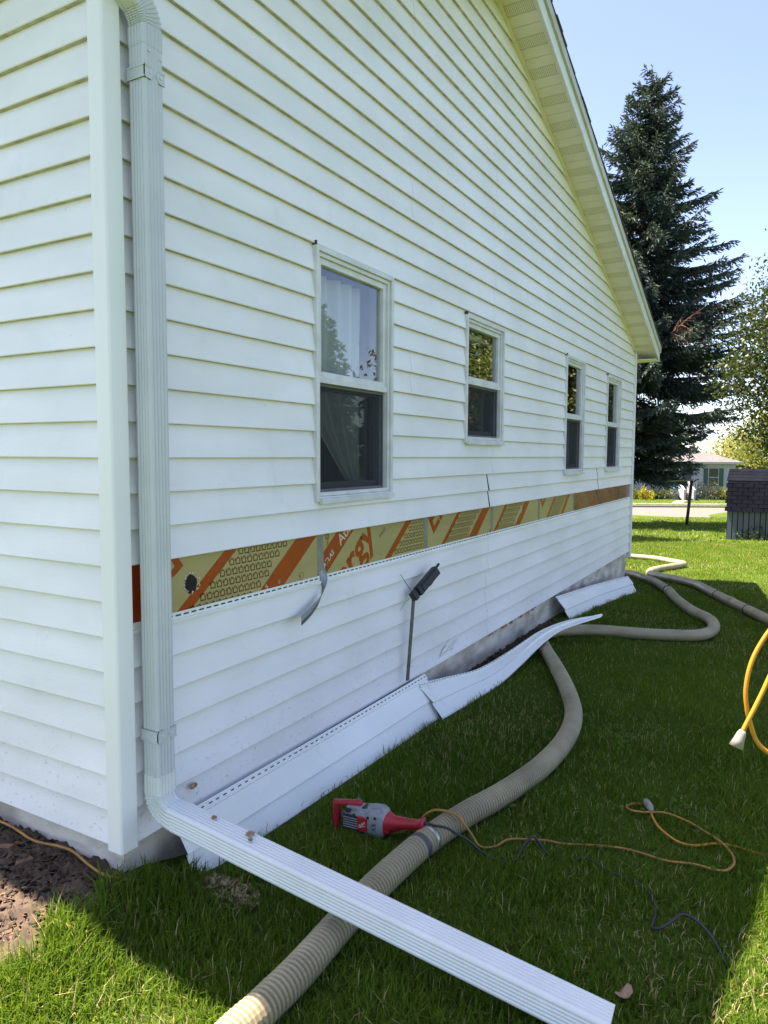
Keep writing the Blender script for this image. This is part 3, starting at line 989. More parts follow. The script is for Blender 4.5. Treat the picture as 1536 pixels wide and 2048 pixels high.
sweep(mb, [xs_, xe - EXD * .002], (0, 1, 0), [(a * .97, b * .97) for a, b in sec2], open_end=True)
mb.build('extension_pipe', 'gutter_white', ds)
def strap(z):
    mb = MB()
    h0 = PW / 2 + .0018; d0 = PD / 2 + .0018
    # band round the pipe, with pointed tongues on the outer face
    for (za, zb, t) in ((z - .021, z + .021, .0), (z - .021, z - .016, .002), (z + .016, z + .021, .002)):
        mb.box(PC.x - d0, PC.x + d0 + t, PC.y - h0 - t, PC.y - h0 + .003, za, zb)
        o = PC.x + d0 - .003 + t * 0
        mb.prism([(PC.y - h0, za), (PC.y - h0 + .030, za), (PC.y - h0 + .043, (za + zb) / 2) if t == 0 else (PC.y - h0 + .030, (za + zb) / 2), (PC.y - h0 + .030, zb), (PC.y - h0, zb)], 0, o, PC.x + d0 + t)
        mb.prism([(PC.y + h0, za), (PC.y + h0, zb), (PC.y + h0 - .024, zb), (PC.y + h0 - .036, (za + zb) / 2) if t == 0 else (PC.y + h0 - .024, (za + zb) / 2), (PC.y + h0 - .024, za)], 0, o, PC.x + d0 + t)
    s = mb.build('strap', 'gutter_metal', ds)
    for yy in (PC.y - h0 + .026, PC.y + h0 - .018):
        r_ = MB(); tube(r_, [Vector((PC.x + d0 - .001, yy, z)), Vector((PC.x + d0 + .004, yy, z))], .0045, 8)
        r_.build('rivet', 'rivet', s)
strap(2.885); strap(0.605)
for (x, y, z) in ((PC.x + .0405, PC.y - .03, .458), (PC.x + .0405, PC.y + .025, .463), (PC.x + .02, PC.y - .0445, .458), (PC.x + .0405, PC.y - .02, 2.955), (PC.x + .0405, PC.y + .03, 2.945)):
    r_ = MB(); dirv = Vector((0, -.004, 0)) if y < PC.y - .04 else Vector((.005, 0, 0))
    tube(r_, [Vector((x, y, z)), Vector((x, y, z)) + dirv], .004, 8); r_.build('rivet', 'rivet', ds)

# bits of wood lying on the extension
for i, (t, off, sz, lb) in enumerate(((.10, .015, .016, 'cluster of small tan wood crumbs lying nearest the downspout elbow'), (.20, .02, .024, 'largest tan wood flake lying on the downspout extension'), (.215, -.008, .011, 'tiny brown wood crumb beside the largest flake on the downspout extension'))):
    p = xs_ + (xe - xs_) * t + Vector((0, off, .0475))
    m = MB(); n = 7; pts = []
    for k in range(n):
        a = 2 * math.pi * k / n; r_ = sz * (.55 + .5 * rng.random())
        pts.append((p.x + math.cos(a) * r_, p.y + math.sin(a) * r_ * .8, p.z + .002 * rng.random()))
    m.add(pts + [(q[0], q[1], q[2] + .004) for q in pts], [tuple(range(n))[::-1], tuple(range(n, 2 * n))] + [(k, (k + 1) % n, n + (k + 1) % n, n + k) for k in range(n)])
    tag(m.build('wood_flake', 'chips'), lb, 'wood flake', 'wood flakes on the downspout')

# ================================================================== FALLEN SIDING PANELS
def panel(name, Tp, Bp, label, n=40, hem=True, slots=True, group='strips of siding lying along the foundation'):
    """double-course vinyl panel between a top curve and a bottom curve"""
    Tq = resample(spline(Tp, 12), 0.0001) if False else spline(Tp, 12); Bq = spline(Bp, 12)
    def at(cur, t):
        f = t * (len(cur) - 1); i = min(int(f), len(cur) - 2); return cur[i].lerp(cur[i + 1], f - i)
    prof = [(-.13, .002), (-.10, .002), (-.099, .006), (-.03, .006), (-.028, .010), (0.0, .011), (.02, .004), (.50, .016), (.515, .014), (.52, .003), (.97, .014), (1.0, .012), (1.005, .003)]
    prof = [((u + .13) / 1.13, o) for u, o in prof]
    vs = []; fs = []
    N = n
    fr = []
    for i in range(N + 1):
        t = i / N
        a, b = at(Tq, t), at(Bq, t)
        tg = (at(Tq, min(1, t + .01)) + at(Bq, min(1, t + .01)) - at(Tq, max(0, t - .01)) - at(Bq, max(0, t - .01))).normalized()
        dn = b - a
        nr = tg.cross(dn).normalized()
        if nr.x * 1.0 + nr.z < 0: nr = -nr
        fr.append((a, dn, nr))
        for u, o in prof: vs.append(a + dn * u + nr * (o + 0.018 * math.sin(math.pi * max(0, min(1, u))) * 0.6))
    m = len(prof)
    for i in range(N):
        for k in range(m - 1): fs.append((i * m + k, (i + 1) * m + k, (i + 1) * m + k + 1, i * m + k + 1))
    mb = MB().add(vs, fs)
    o = mb.build(name, 'vinyl_fallen')
    sd = o.modifiers.new('thick', 'SOLIDIFY'); sd.thickness = 0.0016; sd.offset = -1
    tag(o, label, 'siding panel', group)
    if slots:
        sm = MB()
        L = sum((Tq[i + 1] - Tq[i]).length for i in range(len(Tq) - 1))
        cnt = int(L / .042)
        for k in range(cnt):
            t0, t1 = (k + .1 + .1 * rng.random()) / cnt, (k + .55 + .15 * rng.random()) / cnt
            q = []
            for t, u in ((t0, .046), (t1, .046), (t1, .066), (t0, .066)):
                f = t * N; i = min(int(f), N - 1); w = f - i
                a = fr[i][0].lerp(fr[i + 1][0], w); dn = fr[i][1].lerp(fr[i + 1][1], w); nr = fr[i][2]
                q.append(a + dn * u + nr * (.0072 + .0108 * math.sin(math.pi * u)))
            sm.add(q, [(0, 1, 2, 3)])
        tag(sm.build('nail_slots', 'seam_dark', o), kind='stuff')
    return o
panel('siding_panel', [(.032, .205, .228), (.034, 1.3, .226), (.036, 2.345, .228)], [(.115, .225, -.005), (.150, 1.2, -.01), (.178, 2.24, -.012)],
      'white double siding strip leaning on the foundation nearest the downspout')
panel('siding_panel', [(.052, 2.20, .205), (.075, 2.55, .155), (.125, 3.02, .10), (.160, 3.56, .105), (.225, 4.12, .150), (.375, 4.46, .190), (.575, 4.86, .180)],
      [(.215, 2.22, .0), (.262, 2.65, .005), (.290, 3.05, .01), (.300, 3.50, .045), (.335, 3.90, .115), (.405, 4.22, .165), (.615, 4.63, .215)],
      'white siding strip twisted like a ribbon with its far end resting on the hose', n=60)
panel('siding_panel', [(.028, 5.23, .232), (.09, 6.5, .16), (.185, 7.93, .065)], [(.150, 5.32, -.015), (.24, 6.4, -.03), (.365, 7.55, -.07)],
      'short white siding strip propped at the far end of the foundation')

# torn tape hanging over the siding
mb = MB(); tp = [(FX + .002, 1.268, 1.04), (-.002, 1.270, 1.006), (.012, 1.258, .966), (.030, 1.200, .912), (.048, 1.10, .872), (.058, 1.0, .840)]
tq = spline(tp, 8); vs_ = []
for i, p in enumerate(tq):
    t = i / (len(tq) - 1); tw = Vector((0.25 * math.sin(t * 5), .75 - .45 * t, .35 + .75 * t)).normalized()
    w_ = .026 * (1 - .15 * t)
    vs_ += [p - tw * w_, p + tw * w_]
mb.add(vs_, [(2 * i, 2 * i + 1, 2 * i + 3, 2 * i + 2) for i in range(len(tq) - 1)])
o = mb.build('torn_tape', 'foil_tape', smooth=True)
o.modifiers.new('thick', 'SOLIDIFY').thickness = .0008
tag(o, 'curled grey foil tape hanging from the exposed foam board', 'tape')

# dark box on a bar, leaning on the siding
bx = empty('boxed_stake', (0.035, 2.08, .24), 'dark grey plastic box on a flat metal bar leaning against the siding', 'stake')
b0, b1 = Vector((.045, 2.095, .255)), Vector((.050, 2.165, .800))
ax = (b1 - b0).normalized(); wv = Vector((0.35, 1, 0)); wv = (wv - ax * wv.dot(ax)).normalized()
MB().obox((b0 + b1) / 2, wv, wv.cross(ax), ax, .0115, .003, (b1 - b0).length / 2).build('bar', 'bar_metal', bx)
c0, c1 = Vector((.062, 2.150, .770)), Vector((.085, 2.430, .905))
bxa = (c1 - c0).normalized(); bn = Vector((1, -.15, .35)); bn = (bn - bxa * bn.dot(bxa)).normalized(); bw = bn.cross(bxa)
MB().obox((c0 + c1) / 2, bxa, bw, bn, .124, .030, .022).build('case', 'box_grey', bx, bevel=.008)
MB().obox((c0 + c1) / 2 + bn * .0235 + bxa * .01, bxa, bw, bn, .098, .019, .003).build('lid', 'box_grey', bx, bevel=.002)
MB().obox((c0 + c1) / 2 - bw * .032 + bxa * .01, bxa, bw, bn, .02, .004, .012).build('latch', 'box_grey', bx, bevel=.002)
MB().obox(c0 - bxa * .006, bxa, bw, bn, .018, .026, .020).build('socket', 'drill_black', bx, bevel=.003)
mb = MB(); tube(mb, [c1 - bxa * .012 + bw * .01, c1 + bxa * .018 + bw * .014], .008, 8); mb.build('knob', 'box_grey', bx)
mb = MB(); tube(mb, spline([c0 + bn * .0, Vector((.035, 2.085, .85)), Vector((.012, 2.06, .905))], 6), .0018, 6)
tube(mb, spline([c0, Vector((.035, 2.09, .74)), Vector((.02, 2.045, .69))], 6), .0012, 6)
mb.build('wire', 'wire_black', bx)

# wasp nest stuck to the low siding
mb = MB(); vs_ = []; fs_ = []
for i in range(7):
    a = math.pi * i / 6
    for k in range(10):
        b = 2 * math.pi * k / 10; rr = math.sin(a) * (1 + .2 * rng.random())
        vs_.append((.006 + .010 * rr * max(0, math.cos(b)), .345 + .020 * -math.cos(a), .300 + .011 * rr * math.sin(b)))
for i in range(6):
    for k in range(10): fs_.append((i * 10 + k, i * 10 + (k + 1) % 10, (i + 1) * 10 + (k + 1) % 10, (i + 1) * 10 + k))
tag(MB().add(vs_, fs_).build('mud_nest', 'nest', smooth=True), 'small tan mud nest stuck to the siding beside the downspout', 'nest')

# ================================================================== HOSES
HOSE1 = [[0.786, -0.398, 0.054], [0.789, -0.2, 0.054], [0.792, -0.015, 0.054], [0.781, 0.223, 0.054], [0.776, 0.498, 0.054], [0.796, 0.827, 0.054], [0.847, 1.116, 0.054], [0.923, 1.405, 0.054], [0.981, 1.751, 0.054], [0.991, 2.164, 0.054], [0.928, 2.573, 0.054], [0.767, 3.019, 0.054], [0.527, 3.547, 0.054], [0.322, 3.963, 0.054], [0.207, 4.248, 0.054], [0.196, 4.484, 0.054], [0.331, 4.671, 0.054], [0.563, 4.809, 0.054], [0.894, 4.88, 0.054], [1.132, 4.959, 0.054], [1.359, 5.095, 0.054], [1.439, 5.398, 0.054], [1.374, 5.776, 0.054], [1.173, 6.167, 0.046], [0.945, 6.801, 0.025], [0.736, 7.52, 0.0], [0.463, 8.323, -0.048], [0.255, 8.75, -0.075], [0.027, 9.15, -0.10], [-0.4, 9.5, -0.13]]
HOSE2 = [[-0.921, 12.648, -0.332], [-0.672, 12.812, -0.333], [-0.212, 12.525, -0.302], [0.227, 11.876, -0.252], [0.421, 11.514, -0.225], [0.345, 11.009, -0.199], [0.187, 10.275, -0.163], [0.166, 9.685, -0.13], [0.314, 9.252, -0.101], [0.64, 8.848, -0.07], [0.948, 8.366, -0.037], [1.194, 7.654, 0.006], [1.457, 6.999, 0.027], [1.68, 6.474, 0.045], [1.855, 6.065, 0.054], [2.12, 5.549, 0.054], [2.9, 4.6, .054], [3.6, 4.3, .054]]
HOSE1 = [[1.05, -1.6, .054], [.86, -0.95, .054]] + HOSE1
HR = 0.054
def hose(ctrl, label, clamps, near):
    h = empty('hose', ctrl[0], label, 'hose', 'blower hoses on the lawn')
    path = spline(ctrl, 24)
    pts = resample(path, 0.0044)
    n = len(pts)
    # corrugated: about 12 mm per rib
    def rad(i, n_): return HR - 0.0105 * (0.0, 0.18, 1.0, 0.18)[i % 4]
    if near:
        k = min(n, int(5.2 / 0.0044))
        mb = MB(); tube(mb, pts[:k], rad, 20); mb.build('corrugated_section', 'hose', h, smooth=False)
        mb = MB(); q = pts[k - 1::3]; tube(mb, q, lambda i, n_: HR - .0015 - .003 * (i % 2), 16); mb.build('smooth_section', 'hose', h, smooth=True)
    else:
        mb = MB(); tube(mb, pts[::3], lambda i, n_: HR - .002 - .002 * (i % 2), 14); mb.build('smooth_section', 'hose', h, smooth=True)
    for (frac, m, L, dr) in clamps:
        j = int(frac * (n - 12)); k = max(3, int(L / 0.0044))
        mb = MB(); tube(mb, pts[j:j + k], HR + dr, 20); mb.build('clamp' if m == 'clamp_metal' else 'joint_tape', m, h, smooth=True)
    return path
def frac_at(ctrl, y_target, after=0.0):
    pts = resample(spline(ctrl, 24), 0.0035)
    for i, p in enumerate(pts):
        if i / len(pts) >= after and p.y >= y_target: return i / len(pts)
    return .5
fA = frac_at(HOSE1, .86)
h1 = hose(HOSE1, 'ribbed beige blower hose looping from under the downspout past the drill', [(fA, 'clamp_metal', .018, .002), (fA - .006, 'black_tape', .03, .001), (frac_at(HOSE1, 6.6), 'joint_tape_', .03, .002) if False else (.80, 'hose', .10, .006), (.815, 'black_tape', .02, .0065)], True)
h2 = hose(HOSE2, 'beige blower hose snaking out from behind the far house corner', [(.62, 'black_tape', .02, .002), (.66, 'hose', .10, .005), (.71, 'black_tape', .02, .002)], False)

# ================================================================== CORDS
YA = [[-1.6, -.01, .115], [-0.921, -0.012, 0.114], [-0.713, -0.012, 0.125], [-0.614, -0.012, 0.122], [-0.488, -0.015, 0.107], [-0.337, -0.012, 0.125], [-0.25, -0.014, 0.128], [-0.153, -0.02, 0.106], [-0.055, -0.03, 0.105], [0.03, .02, .085], [0.075, .12, .045], [0.104, 0.183, 0.016], [0.206, 0.22, 0.012], [0.255, 0.331, 0.012], [0.289, 0.502, 0.014], [0.338, 0.603, 0.016], [0.4, 0.73, 0.016], [0.494, 0.817, 0.018], [0.633, 0.917, 0.02], [0.69, 0.955, 0.05], [0.75, 0.975, .108], [0.81, 0.985, .121], [0.87, .985, .112], [0.93, .98, .06],
      [0.973, 0.979, 0.025], [1.024, 1.017, 0.02], [1.056, 1.081, 0.028], [1.118, 1.117, 0.03], [1.2, 1.155, 0.028], [1.269, 1.178, 0.022], [1.357, 1.22, 0.022], [1.427, 1.243, 0.025], [1.5, 1.255, 0.028], [1.566, 1.258, 0.026], [1.65, 1.257, 0.022], [1.753, 1.276, 0.028], [1.815, 1.268, 0.032], [1.864, 1.273, 0.036], [1.888, 1.322, 0.038], [1.888, 1.375, 0.038], [1.867, 1.434, 0.038], [1.826, 1.488, 0.042], [1.762, 1.552, 0.036], [1.688, 1.607, 0.036], [1.594, 1.633, 0.038], [1.506, 1.598, 0.036], [1.455, 1.594, 0.032], [1.425, 1.631, 0.026], [1.445, 1.681, 0.022], [1.49, 1.702, 0.024]]
YB = [[1.538, 1.611, 0.035], [1.551, 1.567, 0.034], [1.593, 1.487, 0.034], [1.669, 1.429, 0.026], [1.734, 1.435, 0.022], [1.807, 1.486, 0.026], [1.869, 1.513, 0.022], [1.938, 1.509, 0.02], [2.003, 1.504, 0.02], [2.149, 1.514, 0.02], [2.6, 1.4, .012]]
YA = [[x, y, z - .011 if z < .045 and y > .25 else z] for x, y, z in YA]; YB = [[x, y, max(.006, z - .011)] for x, y, z in YB]
yc = empty('extension_cord', (1.5, 1.3, 0), 'yellow extension cord lying in the grass from the house corner to a loop', 'cord')
mb = MB(); tube(mb, spline(YA, 8), .0052, 7); mb.build('cable', 'cord_old', yc, smooth=True)
mb = MB(); tube(mb, spline(YB, 8), .0055, 7); mb.build('cable', 'cord_yellow', yc, smooth=True)
mb = MB(); tube(mb, [Vector((1.49, 1.702, .026)), Vector((1.50, 1.69, .032)), Vector((1.512, 1.668, .034)), Vector((1.526, 1.637, .034)), Vector((1.538, 1.611, .033))], lambda i, n: (.008, .016, .018, .017, .009)[i], 10)
mb.build('connector', 'plug_clear', yc, smooth=True)

BK = [[0.796, 0.871, .108], [0.87, .868, .117], [0.915, .875, .10], [0.955, .895, .075], [1.003, 0.931, 0.03], [1.077, 0.932, 0.014], [1.129, 0.962, 0.018], [1.136, 1.031, 0.04], [1.165, 1.068, 0.066], [1.194, 1.079, 0.05], [1.225, 1.073, 0.02], [1.28, 1.066, 0.012], [1.331, 1.066, 0.022], [1.371, 1.102, 0.028], [1.436, 1.075, 0.030], [1.508, 1.051, 0.026], [1.558, 1.049, 0.024], [1.615, 1.01, 0.028], [1.656, 0.946, 0.028], [1.673, 0.874, 0.024], [1.675, 0.798, 0.022], [1.703, 0.783, 0.038], [1.737, 0.817, 0.055], [1.765, 0.849, 0.06], [1.81, 0.865, 0.05], [1.853, 0.834, 0.036], [1.889, 0.777, 0.025], [1.915, 0.726, 0.016], [1.954, 0.672, 0.014], [1.989, 0.642, 0.018], [2.022, 0.671, 0.025], [2.074, 0.754, 0.02], [2.5, .9, .012]]
hc_ = empty('hanging_cord', (2.1, .44, 0), 'bright yellow cord with a clear plug end hanging in the air at the right edge', 'cord')
H1 = [[2.75, .75, .02], [2.70, .74, .6], [2.45, .64, 1.32], [2.26, .54, 1.45], [2.1, 0.44, 1.328], [2.048, 0.404, 1.252], [1.992, 0.364, 1.169], [1.96, 0.34, 1.098], [1.949, 0.327, 1.028], [1.954, 0.324, 0.971], [1.964, 0.327, 0.933], [1.977, 0.331, 0.895], [1.998, 0.34, 0.869], [2.032, 0.358, 0.851], [2.12, .40, .83], [2.25, .47, .92], [2.27, .47, 1.2], [2.2, .45, 1.36], [2.099, 0.406, 1.333], [2.04, 0.358, 1.182], [1.998, 0.323, 1.057], [1.977, 0.306, 1.0], [1.962, 0.294, 0.963], [1.947, 0.282, 0.926]]
mb = MB(); tube(mb, spline(H1, 10), .0056, 10); mb.build('cable', 'cord_yellow', hc_, smooth=True)
pa, pb = Vector((1.947, .282, .926)), Vector((1.935, .272, .889)); pd = pb - pa
mb = MB(); tube(mb, [pa - pd * .12, pa + pd * .02, pa + pd * .06, pa + pd * .5, pa + pd], lambda i, n: (.0075, .0095, .0105, .013, .0175)[i], 14)
mb.build('plug', 'plug_clear', hc_, smooth=True)

# ================================================================== DRILL
dr = empty('power_drill', (.56, .84, 0), 'grey and red heavy duty drill with a red side handle lying in the grass', 'drill')
# local frame: u along the tool from the gearbox end to the cord end, v across, z up
du = Vector((0.415, 0.035, 0.0)).normalized(); dv = Vector((-du.y, du.x, 0)); dz = Vector((0, 0, 1))
DO = Vector((.400, .838, .0))
def dp(u, v, z): return DO + du * (u * .84) + dv * (v * .92) + dz * (z * .92)
def dloft(name, m, rings, seg=16, parent=dr, power=2.6):
    """rings: (u, v centre, z centre, half width v, half height z)"""
    vs = []; fs = []
    for (u, v, z, a, b) in rings:
        for k in range(seg):
            t = 2 * math.pi * k / seg; c, s = math.cos(t), math.sin(t)
            x = math.copysign(abs(c) ** (2 / power), c) * a; y = math.copysign(abs(s) ** (2 / power), s) * b
            vs.append(dp(u, v + x, z + y))
    n = len(rings)
    for i in range(n - 1):
        for k in range(seg): fs.append((i * seg + k, i * seg + (k + 1) % seg, (i + 1) * seg + (k + 1) % seg, (i + 1) * seg + k))
    fs.append(tuple(range(seg))[::-1]); fs.append(tuple(range((n - 1) * seg, n * seg)))
    return MB().add(vs, fs).build(name, m, parent, smooth=True)
body = dloft('body', 'drill_grey', [(.02, 0, .072, .030, .034), (.035, 0, .072, .044, .046), (.085, 0, .074, .048, .050), (.125, 0, .080, .050, .058), (.175, 0, .082, .054, .066), (.215, 0, .082, .055, .068), (.238, 0, .080, .050, .060), (.25, 0, .078, .040, .046)], power=3.6)
MB().obox(dp(.066, -.048, .070), du, dv, dz, .036, .004, .031).build('vent_grille', 'drill_black', dr, bevel=.002)
for i in range(5):
    MB().obox(dp(.066, -.0525, .048 + i * .011), du, dv, dz, .034, .0012, .0022).build('vent_slat', 'drill_grey', dr)
MB().obox(dp(.134, -.050, .075), du, dv, dz, .023, .006, .030).build('badge', 'drill_red', dr, bevel=.004)
# pale script stroke and border on the badge
mb = MB()
pts = [dp(.118 + .032 * t, -.0568, .064 + .022 * t + .007 * math.sin(t * 17)) for t in np.linspace(0, 1, 24)]
tube(mb, [Vector(p) for p in pts], .0016, 5)
tube(mb, [dp(.116, -.0568, .058), dp(.152, -.0568, .070)], .0012, 5)
mb.build('badge_script', 'print_white', dr)
mb = MB()      # size figures scrawled on the housing
for q, zt in ((0, .078), (1, .058)):
    tube(mb, [dp(.190 + .010 * t + .006 * q * 0, -.0575, zt + .006 * math.sin(t * 6.3) + .012 * t) for t in np.linspace(0, 1, 12)], .0011, 5)
    tube(mb, [dp(.200 + .010 * t, -.0575, zt + .004 + .006 * math.cos(t * 6.3) + .008 * t) for t in np.linspace(0, 1, 12)], .0011, 5)
mb.build('scrawled_mark', 'print_black', dr)
MB().obox(dp(.105, 0, .120), du, dv, dz, .062, .030, .012).build('top_housing', 'drill_grey', dr, bevel=.005)
MB().obox(dp(.150, -.006, .136), du, dv, dz, .026, .020, .004).build('switch_plate', 'drill_black', dr, bevel=.002)
mb = MB(); tube(mb, [dp(.045, -.035, .112), dp(.045, -.035, .126)], .013, 12); mb.build('port', 'drill_black', dr, smooth=False)
for (u, v, z) in ((.085, -.048, .108), (.165, -.052, .112), (.205, -.054, .118)):
    r_ = MB(); tube(r_, [dp(u, v, z), dp(u, v - .006, z)], .0055, 8); r_.build('screw', 'drill_black', dr)
dloft('handle', 'drill_red', [(.236, 0, .078, .046, .052), (.252, 0, .078, .047, .050), (.275, 0, .082, .036, .036), (.30, 0, .088, .030, .030), (.345, 0, .096, .024, .024), (.40, 0, .104, .021, .021), (.428, 0, .108, .021, .021), (.432, 0, .109, .028, .030), (.442, 0, .110, .029, .031), (.446, 0, .110, .022, .024)], power=2.8)
for i in range(5):
    MB().obox(dp(.262 + .002 * i, -.044 + .006 * i, .060 + .011 * i), du, dv, dz, .012, .003, .002).build('grip_rib', 'drill_red', dr)
dloft('strain_relief', 'drill_black', [(.444, 0, .112, .012, .012), (.455, 0, .114, .011, .011), (.475, 0, .118, .008, .008)], 10)
# side handle: an upright red grip joined by a flat arm over the gearbox
dloft('side_handle_arm', 'drill_red', [(-.040, -.012, .128, .018, .010), (-.030, -.012, .130, .020, .012), (.04, .0, .138, .016, .011), (.085, .006, .142, .018, .012), (.098, .008, .140, .013, .012)], 12, power=3.5)
vs_ = []; fs_ = []
zsq = [-.004, .004, .03, .07, .11, .132, .142]; rd = [.017, .021, .020, .0195, .0195, .021, .016]
for z, r_ in zip(zsq, rd):
    for k in range(12):
        t = 2 * math.pi * k / 12
        vs_.append(dp(-.034 + r_ * math.cos(t), -.014 + r_ * .85 * math.sin(t), z))
for i in range(len(zsq) - 1):
    for k in range(12): fs_.append((i * 12 + k, i * 12 + (k + 1) % 12, (i + 1) * 12 + (k + 1) % 12, (i + 1) * 12 + k))
fs_ += [tuple(range(12))[::-1], tuple(range(72, 84))]
MB().add(vs_, fs_).build('side_handle', 'drill_red', dr, smooth=True)
mb = MB(); tube(mb, [dp(.082, .006, .148), dp(.082, .006, .160)], .009, 8); mb.build('handle_bolt', 'bar_metal', dr)
mb = MB(); tube(mb, [dp(.02, 0, .07), dp(.0, 0, .07), dp(-.012, 0, .07)], lambda i, n: (.022, .018, .014)[i], 12); mb.build('chuck', 'bar_metal', dr)

BK = [[x, y, max(.006, z - .010) if z < .06 else z] for x, y, z in BK]
mb = MB(); tube(mb, spline(BK, 8), .0055, 7); mb.build('power_cord', 'cord_black', dr, smooth=True)

# ================================================================== INSIDE THE WINDOWS
def curtain(y0, y1, z0, z1, x, gather, label):
    nu, nv = 60, 30; vs = []; fs = []
    for j in range(nv + 1):
        t = j / nv
        g = gather(t)
        for i in range(nu + 1):
            u = i / nu
            y = y0 + (y1 - y0) * (g[0] + (g[1] - g[0]) * u)
            vs.append((x + .022 * math.sin(u * 34 + t * 2) * (.5 + .5 * (g[1] - g[0])) + .01 * math.sin(u * 11), y, z1 - (z1 - z0) * t))
    for j in range(nv):
        for i in range(nu):
            q = j * (nu + 1) + i; fs.append((q, q + 1, q + nu + 2, q + nu + 1))
    o = MB().add(vs, fs).build('curtain', 'curtain', smooth=True)
    return tag(o, label, 'curtain')
w = WIN[0]
def gath(t):
    if t < .42: return (.10, .86)
    s = (t - .42) / .42
    if s <= 1: return (.10 + .66 * s ** 1.25, .86)
    return (.60, .86)
curtain(w[0] - .02, w[1] + .02, w[2] - .2, w[3] - .07, -.155, gath, 'sheer white curtain tied back inside the tall window nearest the downspout')
ch = empty('chair', (-.55, 1.35, .64), 'dark wooden chair back seen through the lower pane nearest the downspout', 'chair')
MB().box(-.60, -.57, 1.20, 1.62, 1.44, 1.60).build('back_rail', 'drill_black', ch, bevel=.006)
for yy in (1.20, 1.59): MB().box(-.605, -.565, yy, yy + .03, .64, 1.62).build('leg', 'chair_wood', ch)
for yy in (1.22, 1.57): MB().box(-.20 - .02, -.16 - .02, yy, yy + .03, .64, 1.10).build('leg', 'chair_wood', ch)
MB().box(-.60, -.16, 1.20, 1.62, 1.08, 1.12).build('seat', 'chair_wood', ch, bevel=.008)
w = WIN[1]
bl = empty('window_blind', (-.12, 3.4, 1.7), 'half lowered cream slatted blind inside the short window', 'blind')
for i in range(9):
    z = w[3] - .14 - i * .038
    MB().hexa([(-.150, w[0] + .05, z), (-.118, w[0] + .05, z - .006), (-.118, w[1] - .05, z - .006), (-.150, w[1] - .05, z),
               (-.150, w[0] + .05, z + .002), (-.118, w[0] + .05, z - .004), (-.118, w[1] - .05, z - .004), (-.150, w[1] - .05, z + .002)]).build('slat', 'blind', bl)
MB().box(-.155, -.112, w[0] + .045, w[1] - .045, w[3] - .12, w[3] - .08).build('head_rail', 'blind', bl)
for yy in (w[0] + .16, w[0] + .36, w[1] - .16): MB().box(-.136, -.134, yy, yy + .004, w[3] - .46, w[3] - .1).build('ladder_cord', 'blind', bl)
mb = MB(); y_ = 3.165
mb.prism([(y_, 1.60), (y_ + .15, 1.60), (y_ + .15, 1.98), (y_ + .075, 2.10), (y_, 1.98)], 0, -.27, -.25)
tag(mb.build('picket_board', 'picket_white'), 'white board with a pointed top standing inside the short window', 'board')
for wi, w in enumerate(WIN[2:]):
    o = curtain(w[0], w[1], w[2] - .1, w[3] - .05, -.22, lambda t: (0.55, 1.05), ('pale curtain inside the third window from the downspout', 'pale curtain inside the window nearest the far corner')[wi])

# ================================================================== SMALL THINGS ON THE GROUND
def chip_pile(name, cx, cy, rx, ry, hgt, n, size, m, label=None, cat=None, kind='stuff', zfun=None):
    vs = []; fs = []
    for _ in range(n):
        a = rng.random() * 2 * math.pi; r_ = math.sqrt(rng.random())
        x = cx + rx * r_ * math.cos(a); y = cy + ry * r_ * math.sin(a)
        z = float(height(x, y)) + hgt * (1 - r_) * rng.random() + .006
        s = size * (.4 + rng.random())
        q = Euler((rng.random() * 1.6 - .8, rng.random() * 1.6 - .8, rng.random() * 6.3)).to_matrix()
        k = len(vs)
        for p in ((-1, -.5, 0), (1, -.35, 0), (.8, .5, 0), (-.7, .4, 0), (-.8, -.3, .18), (.8, -.2, .15), (.6, .3, .18), (-.5, .3, .15)):
            vs.append(Vector((x, y, z)) + q @ (Vector(p) * s))
        fs += [tuple(k + i for i in f) for f in ((3, 2, 1, 0), (4, 5, 6, 7), (0, 1, 5, 4), (1, 2, 6, 5), (2, 3, 7, 6), (3, 0, 4, 7))]
    o = MB().add(vs, fs).build(name, m)
    return tag(o, label, cat, kind=kind)
chip_pile('wood_shavings', .27, .225, .16, .08, .05, 520, .011, 'chips', 'heap of tan wood shavings under the downspout extension', 'shavings')
chip_pile('mulch_chips', -.8, -.26, .95, .26, .02, 2000, .012, 'bark', 'brown bark mulch scattered over the bed', 'mulch')
chip_pile('soil_crumbs', -.75, -.20, 1.0, .26, .04, 2600, .016, 'dirt', 'dark soil crumbs along the front foundation', 'soil')
chip_pile('soil_heap', .03, 3.8, .08, 1.5, .03, 900, .014, 'dirt', 'dark loose soil heaped along the exposed foundation', 'soil')
for i, (x, y, s, rz, lb) in enumerate(((-.55, -.095, .040, .3, 'flat reddish bark chunk lying furthest left in the mulch'), (-.40, -.115, .036, 1.1, 'blocky reddish brown bark chunk lying right of the flat one'), (-.47, -.33, .026, 2.0, 'small pale bark chip in the sunlit part of the mulch'))):
    z = float(height(x, y)) + .018
    mb = MB(); q = Matrix.Rotation(rz, 3, 'Z')
    P = [(-1, -.5, -.3), (1, -.4, -.35), (.9, .5, -.3), (-.8, .45, -.35), (-.9, -.4, .25), (.85, -.35, .35), (.7, .4, .3), (-.75, .35, .2)]
    mb.hexa([Vector((x, y, z)) + q @ (Vector(p) * s) for p in P])
    tag(mb.build('bark_chunk', 'bark', bevel=.004), lb, 'bark chunk', 'bark chunks in the mulch bed')
